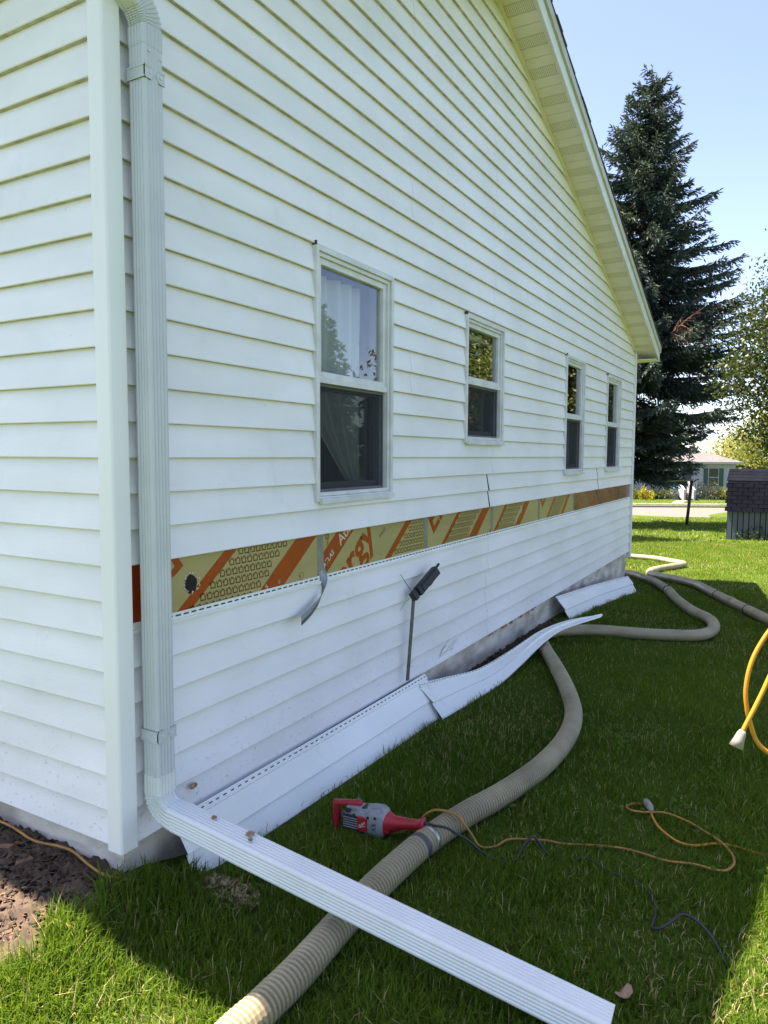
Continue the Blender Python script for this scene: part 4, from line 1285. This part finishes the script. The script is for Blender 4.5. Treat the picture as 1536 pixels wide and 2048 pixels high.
# dry leaf
mb = MB(); n = 14; lp = []
for k in range(n):
    t = 2 * math.pi * k / n; r_ = .022 * (1 + .35 * math.cos(3 * t))
    lp.append((1.658 + r_ * math.cos(t) * 1.0, .402 + r_ * math.sin(t) * 1.1, .040 + .016 * math.sin(2 * t) + .012 * math.cos(t)))
mb.add(lp + [(1.658, .402, .034)], [(k, (k + 1) % n, n) for k in range(n)])
o = mb.build('dry_leaf', 'leaf_brown', smooth=True); o.modifiers.new('t', 'SOLIDIFY').thickness = .0008
tag(o, 'curled brown dry leaf on the shaded grass near the downspout tip', 'leaf')

# ================================================================== ACROSS THE STREET
def lat(px, d): return (px - 768) / 1449.24 * d
def sbox(mb, a0, a1, d0, d1, z0, z1):
    P = [street(a0, d0, 0), street(a1, d0, 0), street(a1, d1, 0), street(a0, d1, 0)]
    mb.hexa([(p.x, p.y, z0) for p in P] + [(p.x, p.y, z1) for p in P])
    return mb
NZ = -1.81
nb = empty('neighbour_house', street(23, 62), 'low white house with grey hip roof across the road', 'house')
nl, nr_ = lat(1225, 58), lat(1469, 58)
sbox(MB(), nl, nr_, 58, 66, NZ - .3, NZ + 2.95).build('wall', 'house_white', nb)
for k in range(17):      # clapboards
    sbox(MB(), nl - .01, nr_ + .01, 57.965, 58.0, NZ + .1 + k * .165, NZ + .1 + k * .165 + .155).build('clapboard', 'house_white', nb)
mb = MB(); e = .45
A_ = [street(nl - e, 58 - e, NZ + 2.95), street(nr_ + e, 58 - e, NZ + 2.95), street(nr_ + e, 66 + e, NZ + 2.95), street(nl - e, 66 + e, NZ + 2.95)]
B_ = [street(nl + 3.2, 62, NZ + 4.6), street(nr_ - 4.2, 62, NZ + 4.6)]
mb.add([tuple(p) for p in A_ + B_], [(0, 1, 5, 4), (1, 2, 5), (2, 3, 4, 5), (3, 0, 4), (3, 2, 1, 0)])
mb.build('roof', 'roof_grey', nb)
sbox(MB(), nl - e, nr_ + e, 58 - e - .03, 58 - e, NZ + 2.80, NZ + 2.97).build('fascia', 'house_white', nb)
MB().add([], [])
sbox(MB(), nr_ + .02, nr_ + 2.6, 61, 66, NZ - .2, NZ + 2.5).build('side_wing', 'house_beige', nb)
mb = MB(); p = [street(nr_ + .02, 60.6, NZ + 2.85), street(nr_ + 3.3, 60.6, NZ + 2.3), street(nr_ + 3.3, 66, NZ + 2.3), street(nr_ + .02, 66, NZ + 3.0)]
mb.hexa([tuple(q) for q in p] + [(q.x, q.y, q.z + .12) for q in p]); mb.build('wing_roof', 'roof_grey', nb)
sbox(MB(), nr_ + .9, nr_ + 2.2, 60.95, 61.0, NZ + .2, NZ + 2.2).build('wing_opening', 'door_dark', nb)
for (x0, x1, y0, y1) in ((1416, 1434, 937, 972), (1340, 1352, 938, 972)):
    a0, a1 = lat(x0, 58), lat(x1, 58); z0, z1 = NZ + (998 - y1) / 1449 * 58, NZ + (998 - y0) / 1449 * 58
    wmb = MB(); sbox(wmb, a0 - .07, a1 + .07, 57.90, 57.962, z0 - .07, z1 + .07); wn_ = wmb.build('window', 'house_white', nb)
    sbox(MB(), a0, a1, 57.88, 57.899, z0, z1).build('pane', 'dark_glass', wn_)
    sbox(MB(), a0, a1, 57.87, 57.895, (z0 + z1) / 2 - .03, (z0 + z1) / 2 + .03).build('mullion', 'house_white', wn_)
for (x0, x1) in ((1406, 1413.5), (1436.5, 1445)):
    sbox(MB(), lat(x0, 58), lat(x1, 58), 57.90, 57.962, NZ + 1.02, NZ + 2.45).build('shutter', 'shutter_green', nb)
sbox(MB(), lat(1364, 58), lat(1381, 58), 57.90, 57.962, NZ + .6, NZ + 2.55).build('door', 'door_dark', nb)
# porch steps
ps = empty('porch_steps', street(lat(1370, 56.5), 56.5), 'brown porch steps with white railings and lattice below the dark door', 'steps')
pa0, pa1 = lat(1346, 56.6), lat(1394, 56.6)
sbox(MB(), pa0, pa1, 56.6, 57.86, NZ + .56, NZ + .66).build('deck', 'step_brown', ps)
sa0, sa1 = lat(1360, 56.2), lat(1378, 56.2)
for k in range(4):
    sbox(MB(), sa0, sa1, 55.4 + k * .30, 55.4 + k * .30 + .32, NZ + .10 + k * .13, NZ + .16 + k * .13).build('tread', 'step_brown', ps)
for (a0, a1) in ((pa0, sa0), (sa1, pa1)):
    for k in range(7):
        t = a0 + (a1 - a0) * (k + .5) / 7
        mb = MB(); q0, q1 = street(t - .14, 56.55, NZ), street(t + .14, 56.55, NZ + .56)
        tube(mb, [q0, q1], .018, 4); q0, q1 = street(t + .14, 56.53, NZ), street(t - .14, 56.53, NZ + .56); tube(mb, [q0, q1], .018, 4)
        mb.build('lattice_slat', 'house_white', ps)
    sbox(MB(), a0, a1, 56.5, 56.56, NZ + 1.45, NZ + 1.52).build('rail', 'house_white', ps)
    for k in range(6):
        t = a0 + (a1 - a0) * (k + .2) / 6
        sbox(MB(), t, t + .045, 56.51, 56.55, NZ + .66, NZ + 1.45).build('baluster', 'house_white', ps)
for t in (sa0 - .06, sa1):
    P0, P1 = street(t, 55.4, NZ + .12), street(t, 56.6, NZ + .66)
    mb = MB(); mb.hexa([tuple(street(t, 55.3, NZ - .05)), tuple(street(t + .14, 55.3, NZ - .05)), tuple(street(t + .14, 56.6, NZ + .5)), tuple(street(t, 56.6, NZ + .5)),
                        tuple(street(t, 55.3, NZ + .85)), tuple(street(t + .14, 55.3, NZ + .85)), tuple(street(t + .14, 56.6, NZ + 1.5)), tuple(street(t, 56.6, NZ + 1.5))])
    mb.build('stair_side', 'house_white', ps)
def lump(px, d, z, r_, m, name, label, cat):
    c = street(lat(px, d), d, z); vs = []; fs = []
    for i in range(7):
        a = math.pi * i / 6
        for k in range(10):
            b = 2 * math.pi * k / 10; rr = r_ * math.sin(a) * (.75 + .4 * rng.random())
            vs.append((c.x + rr * math.cos(b), c.y + rr * math.sin(b), c.z - r_ * math.cos(a)))
    for i in range(6):
        for k in range(10): fs.append((i * 10 + k, i * 10 + (k + 1) % 10, (i + 1) * 10 + (k + 1) % 10, (i + 1) * 10 + k))
    return tag(MB().add(vs, fs).build(name, m, smooth=True), label, cat)
lump(1351, 56.3, NZ + .92, .16, 'pot_blue', 'flower_pot', 'bright blue pot on the left of the far porch steps', 'pot')
lump(1386, 56.3, NZ + .88, .15, 'pot_orange', 'flower_pot', 'orange pot on the right of the far porch steps', 'pot')
mb = MB(); P = [street(lat(1354, 55.2), 55.2), street(lat(1376, 55.2), 55.2), street(lat(1367, 51), 51), street(lat(1343, 51), 51)]
mb.add([(q.x, q.y, q.z + .03) for q in P], [(0, 1, 2, 3)]); tag(mb.build('front_path', 'concrete'), kind='structure')

# ---- shed
sd_ = empty('garden_shed', street(lat(1500, 23), 23), 'blue grey board shed with a dark shingled barn roof at the right edge', 'shed')
def yard(a, d, z): return Vector((a, 22.44 + (d - 22.0), z))
def hbox(mb, a0, a1, d0, d1, z0, z1):
    mb.box(a0, a1, d0 + .44, d1 + .44, z0, z1)
    return mb
a0, a1 = 0.24, 3.84; zb_ = -.95; ze = .0; zk = .86; zt = 1.2
hbox(MB(), a0, a1, 22.0, 24.2, zb_ - .2, ze + .02).build('wall_frame', 'shed_roof', sd_)
for k in range(24):
    hbox(MB(), a0 + k * .15 + .011, a0 + k * .15 + .139, 21.965, 22.0, zb_, ze - .004 * (k % 3)).build('board', 'shed_wall', sd_)
mb = MB()
prof = [(21.86, ze - .03), (22.16, zk), (23.1, zt), (24.04, zk), (24.34, ze - .03)]
for aa in (a0 - .06, a1 + .06):
    pass
vs_ = [tuple(yard(aa, d_, z_)) for aa in (a0 - .02, a1 + .06) for d_, z_ in prof]
mb.add(vs_, [(0, 1, 6, 5), (1, 2, 7, 6), (2, 3, 8, 7), (3, 4, 9, 8), (4, 3, 2, 1, 0), (5, 6, 7, 8, 9)])
mb.build('roof', 'shed_roof', sd_)
mb = MB()
tm = None
for row in range(8):
    f0, f1 = row / 7.6, (row + 1.12) / 7.6
    if row < 8:
        for k in range(13):
            s0 = a0 - .02 + k * .29 + (.145 if row % 2 else 0) - .145
            s1 = s0 + .270
            s0 = max(s0, a0 - .06)
            if s1 - s0 < .03: continue
            jz = (rng.random() - .5) * .006
            def pt(a, f, o):
                d_ = 21.86 + .30 * min(f, 1) - o; z_ = ze - .03 + (zk - ze + .03) * min(f, 1) + .3 * o
                return tuple(yard(a, d_, z_))
            MB().hexa([pt(s0, f0, .004), pt(s1, f0, .004), pt(s1, f0, .015 + jz), pt(s0, f0, .015 + jz), pt(s0, f1, .002), pt(s1, f1, .002), pt(s1, f1, .010), pt(s0, f1, .010)]).build('shingle', 'shed_roof', sd_)
for row in range(4):
    q0 = [yard(a0 - .06, 22.16 + .94 * row / 4 - .01, zk + (zt - zk) * row / 4 + .012), yard(a1 + .06, 22.16 + .94 * row / 4 - .01, zk + (zt - zk) * row / 4 + .012)]
    q1 = [yard(a0 - .06, 22.16 + .94 * (row + 1.1) / 4, zk + (zt - zk) * (row + 1.1) / 4 + .006), yard(a1 + .06, 22.16 + .94 * (row + 1.1) / 4, zk + (zt - zk) * (row + 1.1) / 4 + .006)]
    MB().hexa([tuple(q0[0]), tuple(q0[1]), tuple(q1[1]), tuple(q1[0])] + [(p.x, p.y, p.z + .014) for p in (q0[0], q0[1], q1[1], q1[0])]).build('shingle_course', 'shed_roof', sd_)

# ---- clothes pole
cp = empty('clothesline_pole', street(lat(1375, 30), 30), 'dark leaning clothesline post with a pale cross arm', 'pole')
b_, t_ = street(lat(1375, 30), 30), street(lat(1383, 30), 30, .60)
mb = MB(); tube(mb, [b_ - Vector((0, 0, .2)), t_], .062, 10); mb.build('post', 'pole_black', cp, smooth=True)
l_, r__ = street(lat(1318, 31.5), 31.5, .50), street(lat(1388, 29.8), 29.8, .66)
mb = MB(); tube(mb, [l_, t_ + Vector((0, 0, .02)), r__], .030, 8); mb.build('cross_arm', 'pole_white', cp, smooth=True)
mb = MB(); tube(mb, [t_ - Vector((0, 0, .08)), street(lat(1396, 29.6), 29.6, .68)], .022, 6); mb.build('brace', 'pole_black', cp)

# ---- power lines
for i, (z0, z1, d) in enumerate(((6.1, 5.6, 68), (4.4, 4.0, 68), (3.4, 3.1, 68))):
    p0, p1 = street(-10, d, z0 + 1.5), street(70, d, z1 + 1.2)
    mb = MB(); tube(mb, [p0.lerp(p1, t) - Vector((0, 0, 4 * .9 * t * (1 - t))) for t in np.linspace(0, 1, 20)], .018, 5)
    tag(mb.build('power_line', 'wire_black'), ('highest', 'middle', 'lowest')[i] + ' of the thin dark power lines crossing the sky behind the trees', 'power line', 'power lines over the street')

# ================================================================== TREES AND SHRUBS
def cards(P, Dv, Ln, Wd, Cc, rs, cross=True, bend=0.0):
    """needle tufts or leaves: kite-shaped quads along direction Dv"""
    n = len(P)
    Dv = Dv / np.linalg.norm(Dv, axis=1, keepdims=True)
    rv = rs.normal(size=(n, 3)); S = np.cross(Dv, rv); S /= np.linalg.norm(S, axis=1, keepdims=True) + 1e-9
    Nn = np.cross(Dv, S)
    sets = [S, Nn] if cross else [S]
    V = []; F = []; CC = []; base = 0
    for Q in sets:
        a = P; b = P + Dv * (Ln * .45)[:, None] + Q * (Wd / 2)[:, None]; c = P + Dv * Ln[:, None]; d = P + Dv * (Ln * .45)[:, None] - Q * (Wd / 2)[:, None]
        V.append(np.stack([a, b, c, d], 1).reshape(-1, 3))
        F.append(np.arange(n * 4).reshape(n, 4) + base); base += n * 4
        CC.append(np.repeat(Cc, 4, 0))
    return np.vstack(V), np.vstack(F), np.vstack(CC)

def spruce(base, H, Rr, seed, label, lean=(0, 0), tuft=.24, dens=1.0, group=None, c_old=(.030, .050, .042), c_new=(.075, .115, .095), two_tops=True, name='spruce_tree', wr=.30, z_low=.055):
    rs = np.random.default_rng(seed)
    t = empty(name, base, label, 'tree', group)
    bx_, by_, bz_ = base
    axisp = lambda z: np.array([bx_ + lean[0] * z / H, by_ + lean[1] * z / H, bz_ + z])
    mb = MB(); tube(mb, [Vector(axisp(z)) for z in np.linspace(-.3, H * .985, 14)], lambda i, n: .02 + .021 * H * (1 - i / n) ** 1.1 * .5, 9)
    mb.build('trunk', 'wood_bark', t, smooth=True)
    P = []; Dd = []; L = []; Cc = []; bm = MB()
    z = H * z_low; ph = 0
    while z < H * .985:
        f = 1 - z / H
        Lm = Rr * min(1.0, f * 1.7) ** .85 * min(1.0, .60 + max(0, z / H - z_low) / .14 * .40)
        nb_ = int(7 + 4 * f) if z < H * .9 else 6
        for b in range(nb_):
            ph += 2.399 + rs.normal() * .25
            Lb = (Lm * rs.uniform(.62, 1.18) + .18)
            dirh = np.array([math.cos(ph), math.sin(ph), 0]); perp = np.array([-dirh[1], dirh[0], 0])
            droop = -.10 - .36 * f + rs.normal() * .07; up = .30 + .1 * rs.random()
            z0 = z + rs.normal() * .12
            O = axisp(z0)
            def bp(u): return O + dirh * Lb * u + np.array([0, 0, Lb * (droop * u + up * u * u * (1.2 if f < .25 else .85))])
            if Lb > .8:
                tube(bm, [Vector(bp(u)) for u in (0, .35, .7, .95)], lambda i, n: max(.008, .012 * Lb * (1 - i / n)), 4, caps=False)
            step = .13 / dens
            u = .12 if f > .3 else .02
            while u < 1.0:
                p = bp(u)
                tl = (.16 + .34 * Lb * (1 - u) * .62 + .10) * rs.uniform(.7, 1.25)
                tl = min(tl, 1.0)
                for sgn in (-1, 1):
                    td = dirh * rs.uniform(.55, .95) + perp * sgn * rs.uniform(.5, .95) + np.array([0, 0, rs.uniform(-.55, .08)])
                    td /= np.linalg.norm(td)
                    k = max(1, int(tl / (tuft * .55)))
                    for q in range(k):
                        P.append(p + td * tl * (q / k) + np.array([0, 0, -.10 * (q / k) ** 2]))
                        dd = td * .8 + dirh * .25 + rs.normal(size=3) * .30
                        if rs.random() < .25: dd = dd + np.array([0, 0, -.9])
                        Dd.append(dd); L.append(tuft * rs.uniform(.65, 1.25))
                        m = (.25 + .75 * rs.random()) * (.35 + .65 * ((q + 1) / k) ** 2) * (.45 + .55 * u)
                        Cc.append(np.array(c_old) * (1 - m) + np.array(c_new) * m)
                u += step / Lb * rs.uniform(.8, 1.3)
            for q in range(4):
                P.append(bp(.93 + .02 * q)); Dd.append(dirh + np.array([0, 0, .25]) + rs.normal(size=3) * .4); L.append(tuft * 1.1); Cc.append(np.array(c_new))
        z += (.27 + .13 * f) * H / 17
    tops = [axisp(H)]
    for tp_ in tops:
        for q in range(26):
            P.append(tp_ + np.array([0, 0, -.05 * q])); Dd.append(np.append(rs.normal(size=2) * .45, .8)); L.append(tuft * .9); Cc.append(np.array(c_new))
    if two_tops:     # a second leader
        o2 = axisp(H * .86) + np.array([RH[0], RH[1], 0]) * -.85
        for q in range(150):
            zz_ = rs.random() ** .8
            P.append(o2 + np.array([rs.normal() * .30 * (1 - zz_) + .0, rs.normal() * .30 * (1 - zz_), H * .105 * zz_ - .5])); Dd.append(np.append(rs.normal(size=2) * .7, .7)); L.append(tuft); Cc.append(np.array(c_new) * rs.uniform(.6, 1.0))
    P = np.array(P); Dd = np.array(Dd); L = np.array(L); Cc = np.array(Cc)
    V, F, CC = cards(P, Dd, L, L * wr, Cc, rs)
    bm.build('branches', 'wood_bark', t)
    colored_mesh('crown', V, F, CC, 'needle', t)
    return t

SB = street(lat(1248, 31), 31)
SPH = 17.45 - SB.z
topx = street(lat(1303, 29.55), 31)
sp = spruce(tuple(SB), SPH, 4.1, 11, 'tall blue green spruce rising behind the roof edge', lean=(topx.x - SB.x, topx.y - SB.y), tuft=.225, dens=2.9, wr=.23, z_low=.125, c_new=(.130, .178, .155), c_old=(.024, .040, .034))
# a dead branch, bare and orange brown, on the near side of the spruce
mb = MB(); rs = np.random.default_rng(5)
for (x0, y0, x1, y1) in ((1330, 672, 1398, 618), (1332, 672, 1368, 690), (1338, 664, 1352, 640), (1350, 655, 1375, 672)):
    a_, b2 = street(lat(x0, 27.4), 27.4, 0), street(lat(x1, 27.0), 27.0, 0)
    za, zb2 = CAM.z + (912 - y0) / 1449 * 27.4, CAM.z + (912 - y1) / 1449 * 27.0
    a_.z, b2.z = za, zb2
    tube(mb, [a_, a_.lerp(b2, .5) + Vector((0, 0, .06)), b2], lambda i, n: (.018, .012, .005)[i], 5)
    for k in range(16):
        s = a_.lerp(b2, rs.uniform(.15, 1)); d_ = Vector(rs.normal(size=3)) * .20
        d_.z = -abs(d_.z) * .9
        tube(mb, [s, s + d_ * .6, s + d_], lambda i, n: (.007, .005, .003)[i], 4)
o = mb.build('dead_branch', 'dead_twig', sp); o['label'] = 'bare orange brown dead branch'

def leafy(base, H, cr, cz, seed, label, n_cl=260, per=34, leaf=.10, group=None, c1=(.045, .075, .018), c2=(.10, .14, .03), name='leafy_tree', trunk=True, low=.0, csz=.55):
    """cr: crown radii (x,y,z), cz: crown centre height"""
    rs = np.random.default_rng(seed)
    t = empty(name, base, label, 'tree', group)
    B = np.array(base)
    bm = MB()
    if trunk:
        tube(bm, [Vector(B + np.array([0, 0, -.3])), Vector(B + np.array([.05, .03, cz * .5])), Vector(B + np.array([.0, .1, cz]))], lambda i, n: (.022, .017, .010)[i] * H, 9)
        bm.build('trunk', 'wood_bark', t, smooth=True); bm = MB()
    cl = []
    while len(cl) < n_cl:
        v = rs.normal(size=3); v /= np.linalg.norm(v)
        rr = rs.random() ** .38
        w = 1 + .22 * math.sin(v[0] * 5 + seed) * math.cos(v[1] * 4 + v[2] * 3)
        c = v * rr * w * np.array(cr)
        if c[2] < -cr[2] * (1 - low): continue
        cl.append(B + np.array([0, 0, cz]) + c)
    cl = np.array(cl)
    if trunk:
        for c in cl[::4]:
            s = B + np.array([0, 0, cz * (.55 + .4 * rs.random())])
            mid = (s + c) / 2 + np.array([0, 0, -.05 * H * rs.random()])
            tube(bm, [Vector(s), Vector(mid), Vector(c)], lambda i, n: (.0055, .0035, .0012)[i] * H, 5, caps=False)
        bm.build('branches', 'wood_bark', t)
    P = (cl[:, None, :] + rs.normal(size=(n_cl, per, 3)) * np.array([csz, csz, csz * .62]) * rs.uniform(.6, 1.3, (n_cl, 1, 1))).reshape(-1, 3)
    Dd = rs.normal(size=P.shape) + np.array([0, 0, -.55])
    L = leaf * rs.uniform(.7, 1.3, len(P))
    m = np.clip(np.repeat(rs.random(n_cl), per) * .5 + rs.random(len(P)) * .6, 0, 1)[:, None]
    Cc = np.array(c1) * (1 - m) + np.array(c2) * m
    V, F, CC = cards(P, Dd, L, L * .55, Cc, rs, cross=False)
    colored_mesh('crown', V, F, CC, 'leaf', t)
    return t
RTB = street(lat(1722, 16.5), 16.5)
leafy(tuple(RTB), 8.0, (2.95, 2.95, 2.7), 4.75, 21, 'dark green leafy tree reaching in at the right edge above the shed', 1250, 60, .095, csz=.25, c1=(.013, .026, .007), c2=(.042, .062, .013), low=.08)
far = [(1500, 78, 6.8, (4.2, 4, 2.6), 3.6, (.16, .19, .05), (.34, .33, .10), 'pale yellow green tree behind the shed roof'),
       (1250, 88, 11, (6.5, 6, 4.5), 6.0, (.05, .09, .02), (.12, .16, .04), 'green tree beyond the house across the road'),
       (1560, 60, 8, (3.4, 3.4, 3.0), 4.6, (.10, .14, .03), (.20, .22, .05), 'yellowish leafy tree at the right edge behind the dark one')]
for i, (px, d, H, cr, cz, c1, c2, lb) in enumerate(far):
    leafy(tuple(street(lat(px, d), d)), H, cr, cz, 31 + i, lb, 240, 40, .26, 'trees across the road', c1, c2, csz=.6)
# trees beside the lawn to the right, outside the frame: the windows mirror them, and one stands behind the house shading the lawn
leafy((3.75, 14.2, float(height(3.75, 14.2))), 4.6, (1.25, 1.5, 1.9), 2.5, 53, 'bright young tree just outside the right edge mirrored in the far windows', 300, 40, .10, 'trees beside the lawn', (.09, .13, .02), (.22, .25, .05), csz=.26, low=0)
leafy((5.4, 15.5, float(height(5.4, 15.5))), 6.4, (2.0, 2.0, 2.3), 3.7, 52, 'smaller leafy tree mirrored in the far windows', 260, 36, .12, 'trees beside the lawn', csz=.32, low=.1)
spruce((10.8, 16.5, float(height(10.8, 16.5))), 6.2, 1.5, 61, 'narrow evergreen mirrored low in the tall window', tuft=.22, dens=.8, two_tops=False, c_old=(.03, .055, .02), c_new=(.07, .11, .04), group='evergreens beside the lawn')
spruce((9.0, 20.0, float(height(9.0, 20.0))), 7.4, 1.8, 62, 'broader evergreen mirrored beside the narrow one', tuft=.24, dens=.7, two_tops=False, c_old=(.03, .055, .02), c_new=(.07, .11, .04), group='evergreens beside the lawn')
hb = (-7.6, 20.2, float(height(-7.6, 20.2)))
leafy(hb, 15.5, (1.9, 1.7, 5.3), 9.0, 71, 'tall narrow tree hidden behind the house whose shadow falls across the lawn', 620, 40, .22, None, csz=.45, low=0)

def shrub(px, d, wv_, hv, seed, label, c1, c2, n=1400, leaf=.10, group='shrubs along the house across the road'):
    rs = np.random.default_rng(seed); b = street(lat(px, d), d)
    v = rs.normal(size=(n, 3)); v /= np.linalg.norm(v, axis=1, keepdims=True); v[:, 2] = np.abs(v[:, 2])
    P = np.array(b) + v * (rs.random((n, 1)) ** .4) * np.array([wv_, wv_ * .8, hv]) * (1 + .18 * np.sin(v[:, :1] * 7 + seed))
    Dd = v + rs.normal(size=(n, 3)) * .7
    L = leaf * rs.uniform(.7, 1.4, n); m = rs.random((n, 1))
    V, F, CC = cards(P, Dd, L, L * .6, np.array(c1) * (1 - m) + np.array(c2) * m, rs, cross=False)
    t = empty('shrub', b, label, 'shrub', group)
    colored_mesh('foliage', V, F, CC, 'leaf', t)
    mb = MB()
    for k in range(7):
        a = 2 * math.pi * k / 7
        tube(mb, [b - Vector((0, 0, .1)), b + Vector((.3 * wv_ * math.cos(a), .3 * wv_ * math.sin(a), hv * .6))], .02, 4)
    mb.build('stems', 'wood_bark', t)
for i, (px, d, w_, h_, lb, c1, c2) in enumerate((
        (1289, 56.5, .72, .95, 'bright yellow shrub left of the far porch', (.22, .20, .02), (.36, .31, .03)),
        (1309, 57, .55, .8, 'dark green shrub beside the yellow one', (.03, .06, .015), (.07, .11, .03)),
        (1331, 57, .75, .95, 'grey green shrub just left of the porch steps', (.08, .10, .06), (.16, .19, .11)),
        (1412, 56.8, 1.45, 1.55, 'large dark shrub under the shuttered window', (.03, .05, .03), (.075, .10, .06)),
        (1434, 56.8, .62, .9, 'brownish shrub right of the large dark one', (.06, .06, .03), (.12, .12, .05)),
        (1447, 56.6, .55, .9, 'yellow green shrub at the far house corner', (.14, .17, .04), (.26, .28, .07)),
        (1268, 57, .8, .9, 'green shrub at the house edge left of the yellow one', (.05, .08, .02), (.11, .14, .04)))):
    shrub(px, d, w_, h_, 90 + i, lb, c1, c2)
shrub(1516, 21.6, .55, .42, 120, 'weedy green plant at the foot of the shed', (.03, .06, .02), (.08, .12, .03), 500, .09, None)
# thin bare vine on the shed boards
mb = MB(); rs = np.random.default_rng(3)
for k in range(7):
    a_ = .85 + k * .11; q = [yard(a_ + rs.normal() * .04 * j, 21.95, zb_ + j * .17) for j in range(int(2 + rs.random() * 4))]
    tube(mb, q, .008, 4)
tag(mb.build('bare_vine', 'wood_bark'), 'thin bare vine climbing the shed boards', 'vine')

# ================================================================== GRASS
hp = np.array([(p.x, p.y) for p in h1 + h2])
def near_path(x, y, path, r_):
    out = np.zeros(len(x), bool)
    sel = np.where((x > path[:, 0].min() - .2) & (x < path[:, 0].max() + .2))[0]
    for c in range(0, len(sel), 20000):
        s = sel[c:c + 20000]
        d2 = ((x[s, None] - path[None, :, 0]) ** 2 + (y[s, None] - path[None, :, 1]) ** 2).min(1)
        out[s] = d2 < r_ * r_
    return out
def grass(name, n, x0, x1, y0, y1, dmin, dmax, hgt, wid, segs, seed, fade=None):
    rs = np.random.default_rng(seed)
    x = rs.uniform(x0, x1, n); y = rs.uniform(y0, y1, n)
    d = depth(x, y)
    side_ = (x - CAM.x) * RH[0] + (y - CAM.y) * RH[1]
    ok = (d > dmin) & (d < dmax) & ~((x > -9) & (x < .0) & (y > .03) & (y < 9)) & (np.abs(side_) < d * .75 + 1.2)
    ok &= ~in_bed(x, y)
    ok &= ~((x > .36) & (x < .78) & (y > .795) & (y < .885))             # under the drill
    ok &= ~((x < .10) & (y > .1) & (y < 9) & (x > -.1))
    ok &= ~((x < .20) & (y > .25) & (y < 2.3) & (rs.random(n) < .92))
    ok &= ~((x < .26) & (y > 2.2) & (y < 3.8))
    x, y, d = x[ok], y[ok], d[ok]
    if dmax < 40:
        k = ~near_path(x, y, hp, .050)
        x, y, d = x[k], y[k], d[k]
    patch = .5 + .5 * np.sin(x * 1.7 + 1.3 * np.sin(y * 1.1)) * np.sin(y * 1.9 + x * .6)
    patch2 = .5 + .5 * np.sin(x * 6.1 + 2 * np.sin(y * 3.7)) * np.sin(y * 5.3 + x * 2.2)
    keep = rs.random(len(x)) < (.55 + .45 * patch2)
    x, y, d, patch, patch2 = x[keep], y[keep], d[keep], patch[keep], patch2[keep]
    m = len(x)
    clump = np.clip(patch2 * 1.15 - .12, 0, 1)
    tall = np.exp(-np.clip(x - .05, 0, 9) / .35) * (y > -.6) * .35 + np.exp(-((x - .05) ** 2 + (y + .32) ** 2) / .16) * .75
    tall += .35 * np.exp(-((x - .9) ** 2 + (y - .05) ** 2) / .25)
    h_ = hgt * (.45 + .75 * rs.random(m)) * (.62 + .6 * clump + tall)
    w_ = wid * rs.uniform(.7, 1.4, m)
    a = rs.uniform(0, 2 * np.pi, m); ln = rs.uniform(.15, .95, m) ** 1.2
    bd = np.stack([np.cos(a), np.sin(a)], 1); pr = np.stack([-np.sin(a), np.cos(a)], 1)
    z = height(x, y) - .004
    B = np.stack([x, y, z], 1)
    W = np.concatenate([pr * (w_ / 2)[:, None], np.zeros((m, 1))], 1)
    def P(t): return B + np.concatenate([bd * (h_ * ln * t * t)[:, None], (h_ * t * (1 - .38 * ln * t))[:, None]], 1)
    g = rs.random(m)
    dry = (rs.random(m) < .04 + .22 * np.clip(.75 - patch - .3 * patch2, 0, 1)).astype(float)[:, None]
    c1 = np.array([.038, .098, .007]); c2 = np.array([.145, .225, .026]); c3 = np.array([.42, .36, .18])
    mix_ = np.clip(.15 + .6 * g + .35 * (patch - .5), 0, 1)[:, None]
    col = (c1 * (1 - mix_) + c2 * mix_) * (1 - dry) + c3 * dry
    if segs == 2:
        V = np.stack([P(0) - W, P(0) + W, P(.55) + W * .8, P(.55) - W * .8, P(1)], 1).reshape(-1, 3)
        b = np.arange(m) * 5
        F = np.concatenate([np.stack([b, b + 1, b + 2], 1), np.stack([b, b + 2, b + 3], 1), np.stack([b + 3, b + 2, b + 4], 1)])
        CC = np.repeat(col, 5, 0)
    else:
        V = np.stack([P(0) - W, P(0) + W, P(1)], 1).reshape(-1, 3)
        F = (np.arange(m) * 3)[:, None] + np.arange(3)[None, :]
        CC = np.repeat(col, 3, 0)
    o = colored_mesh(name, V, F, CC, 'grass')
    return tag(o, kind='stuff')
grass('grass', 430000, -1.2, 3.2, -1.4, 3.6, 1.1, 4.2, .056, .0036, 2, 1)
grass('grass', 620000, -1.0, 4.5, 1.0, 9.5, 4.2, 8.6, .048, .0048, 1, 2)
grass('grass', 480000, -6, 7, 5, 22, 8.6, 20, .05, .0095, 1, 3)
grass('grass', 260000, -22, 12, 15, 45, 20, 39.6, .07, .022, 1, 4)
grass('grass', 90000, -40, 20, 38, 66, 46.6, 57, .07, .035, 1, 5)
for o in [o for o in bpy.data.objects if o.name.startswith('grass')]:
    o['label'] = 'mown green lawn grass'
# broad-leaved weeds in the lawn
rs = np.random.default_rng(44)
P = []; Dd = []
for k in range(90):
    cx, cy = rs.uniform(.6, 2.3), rs.uniform(1.2, 5.2)
    for j in range(rs.integers(4, 9)):
        P.append((cx + rs.normal() * .035, cy + rs.normal() * .035, .030 + .015 * rs.random())); Dd.append((*rs.normal(size=2), .12))
P = np.array(P); Dd = np.array(Dd); L = rs.uniform(.014, .028, len(P))
V, F, CC = cards(P, Dd, L, L * .85, np.tile(np.array([[.075, .15, .025]]), (len(P), 1)) * rs.uniform(.8, 1.2, (len(P), 1)), rs, cross=False)
# lay them flat
tag(colored_mesh('lawn_weeds', V, F, CC, 'grass'), 'broad leaved weeds and clover in the shaded lawn', 'weeds', kind='stuff')
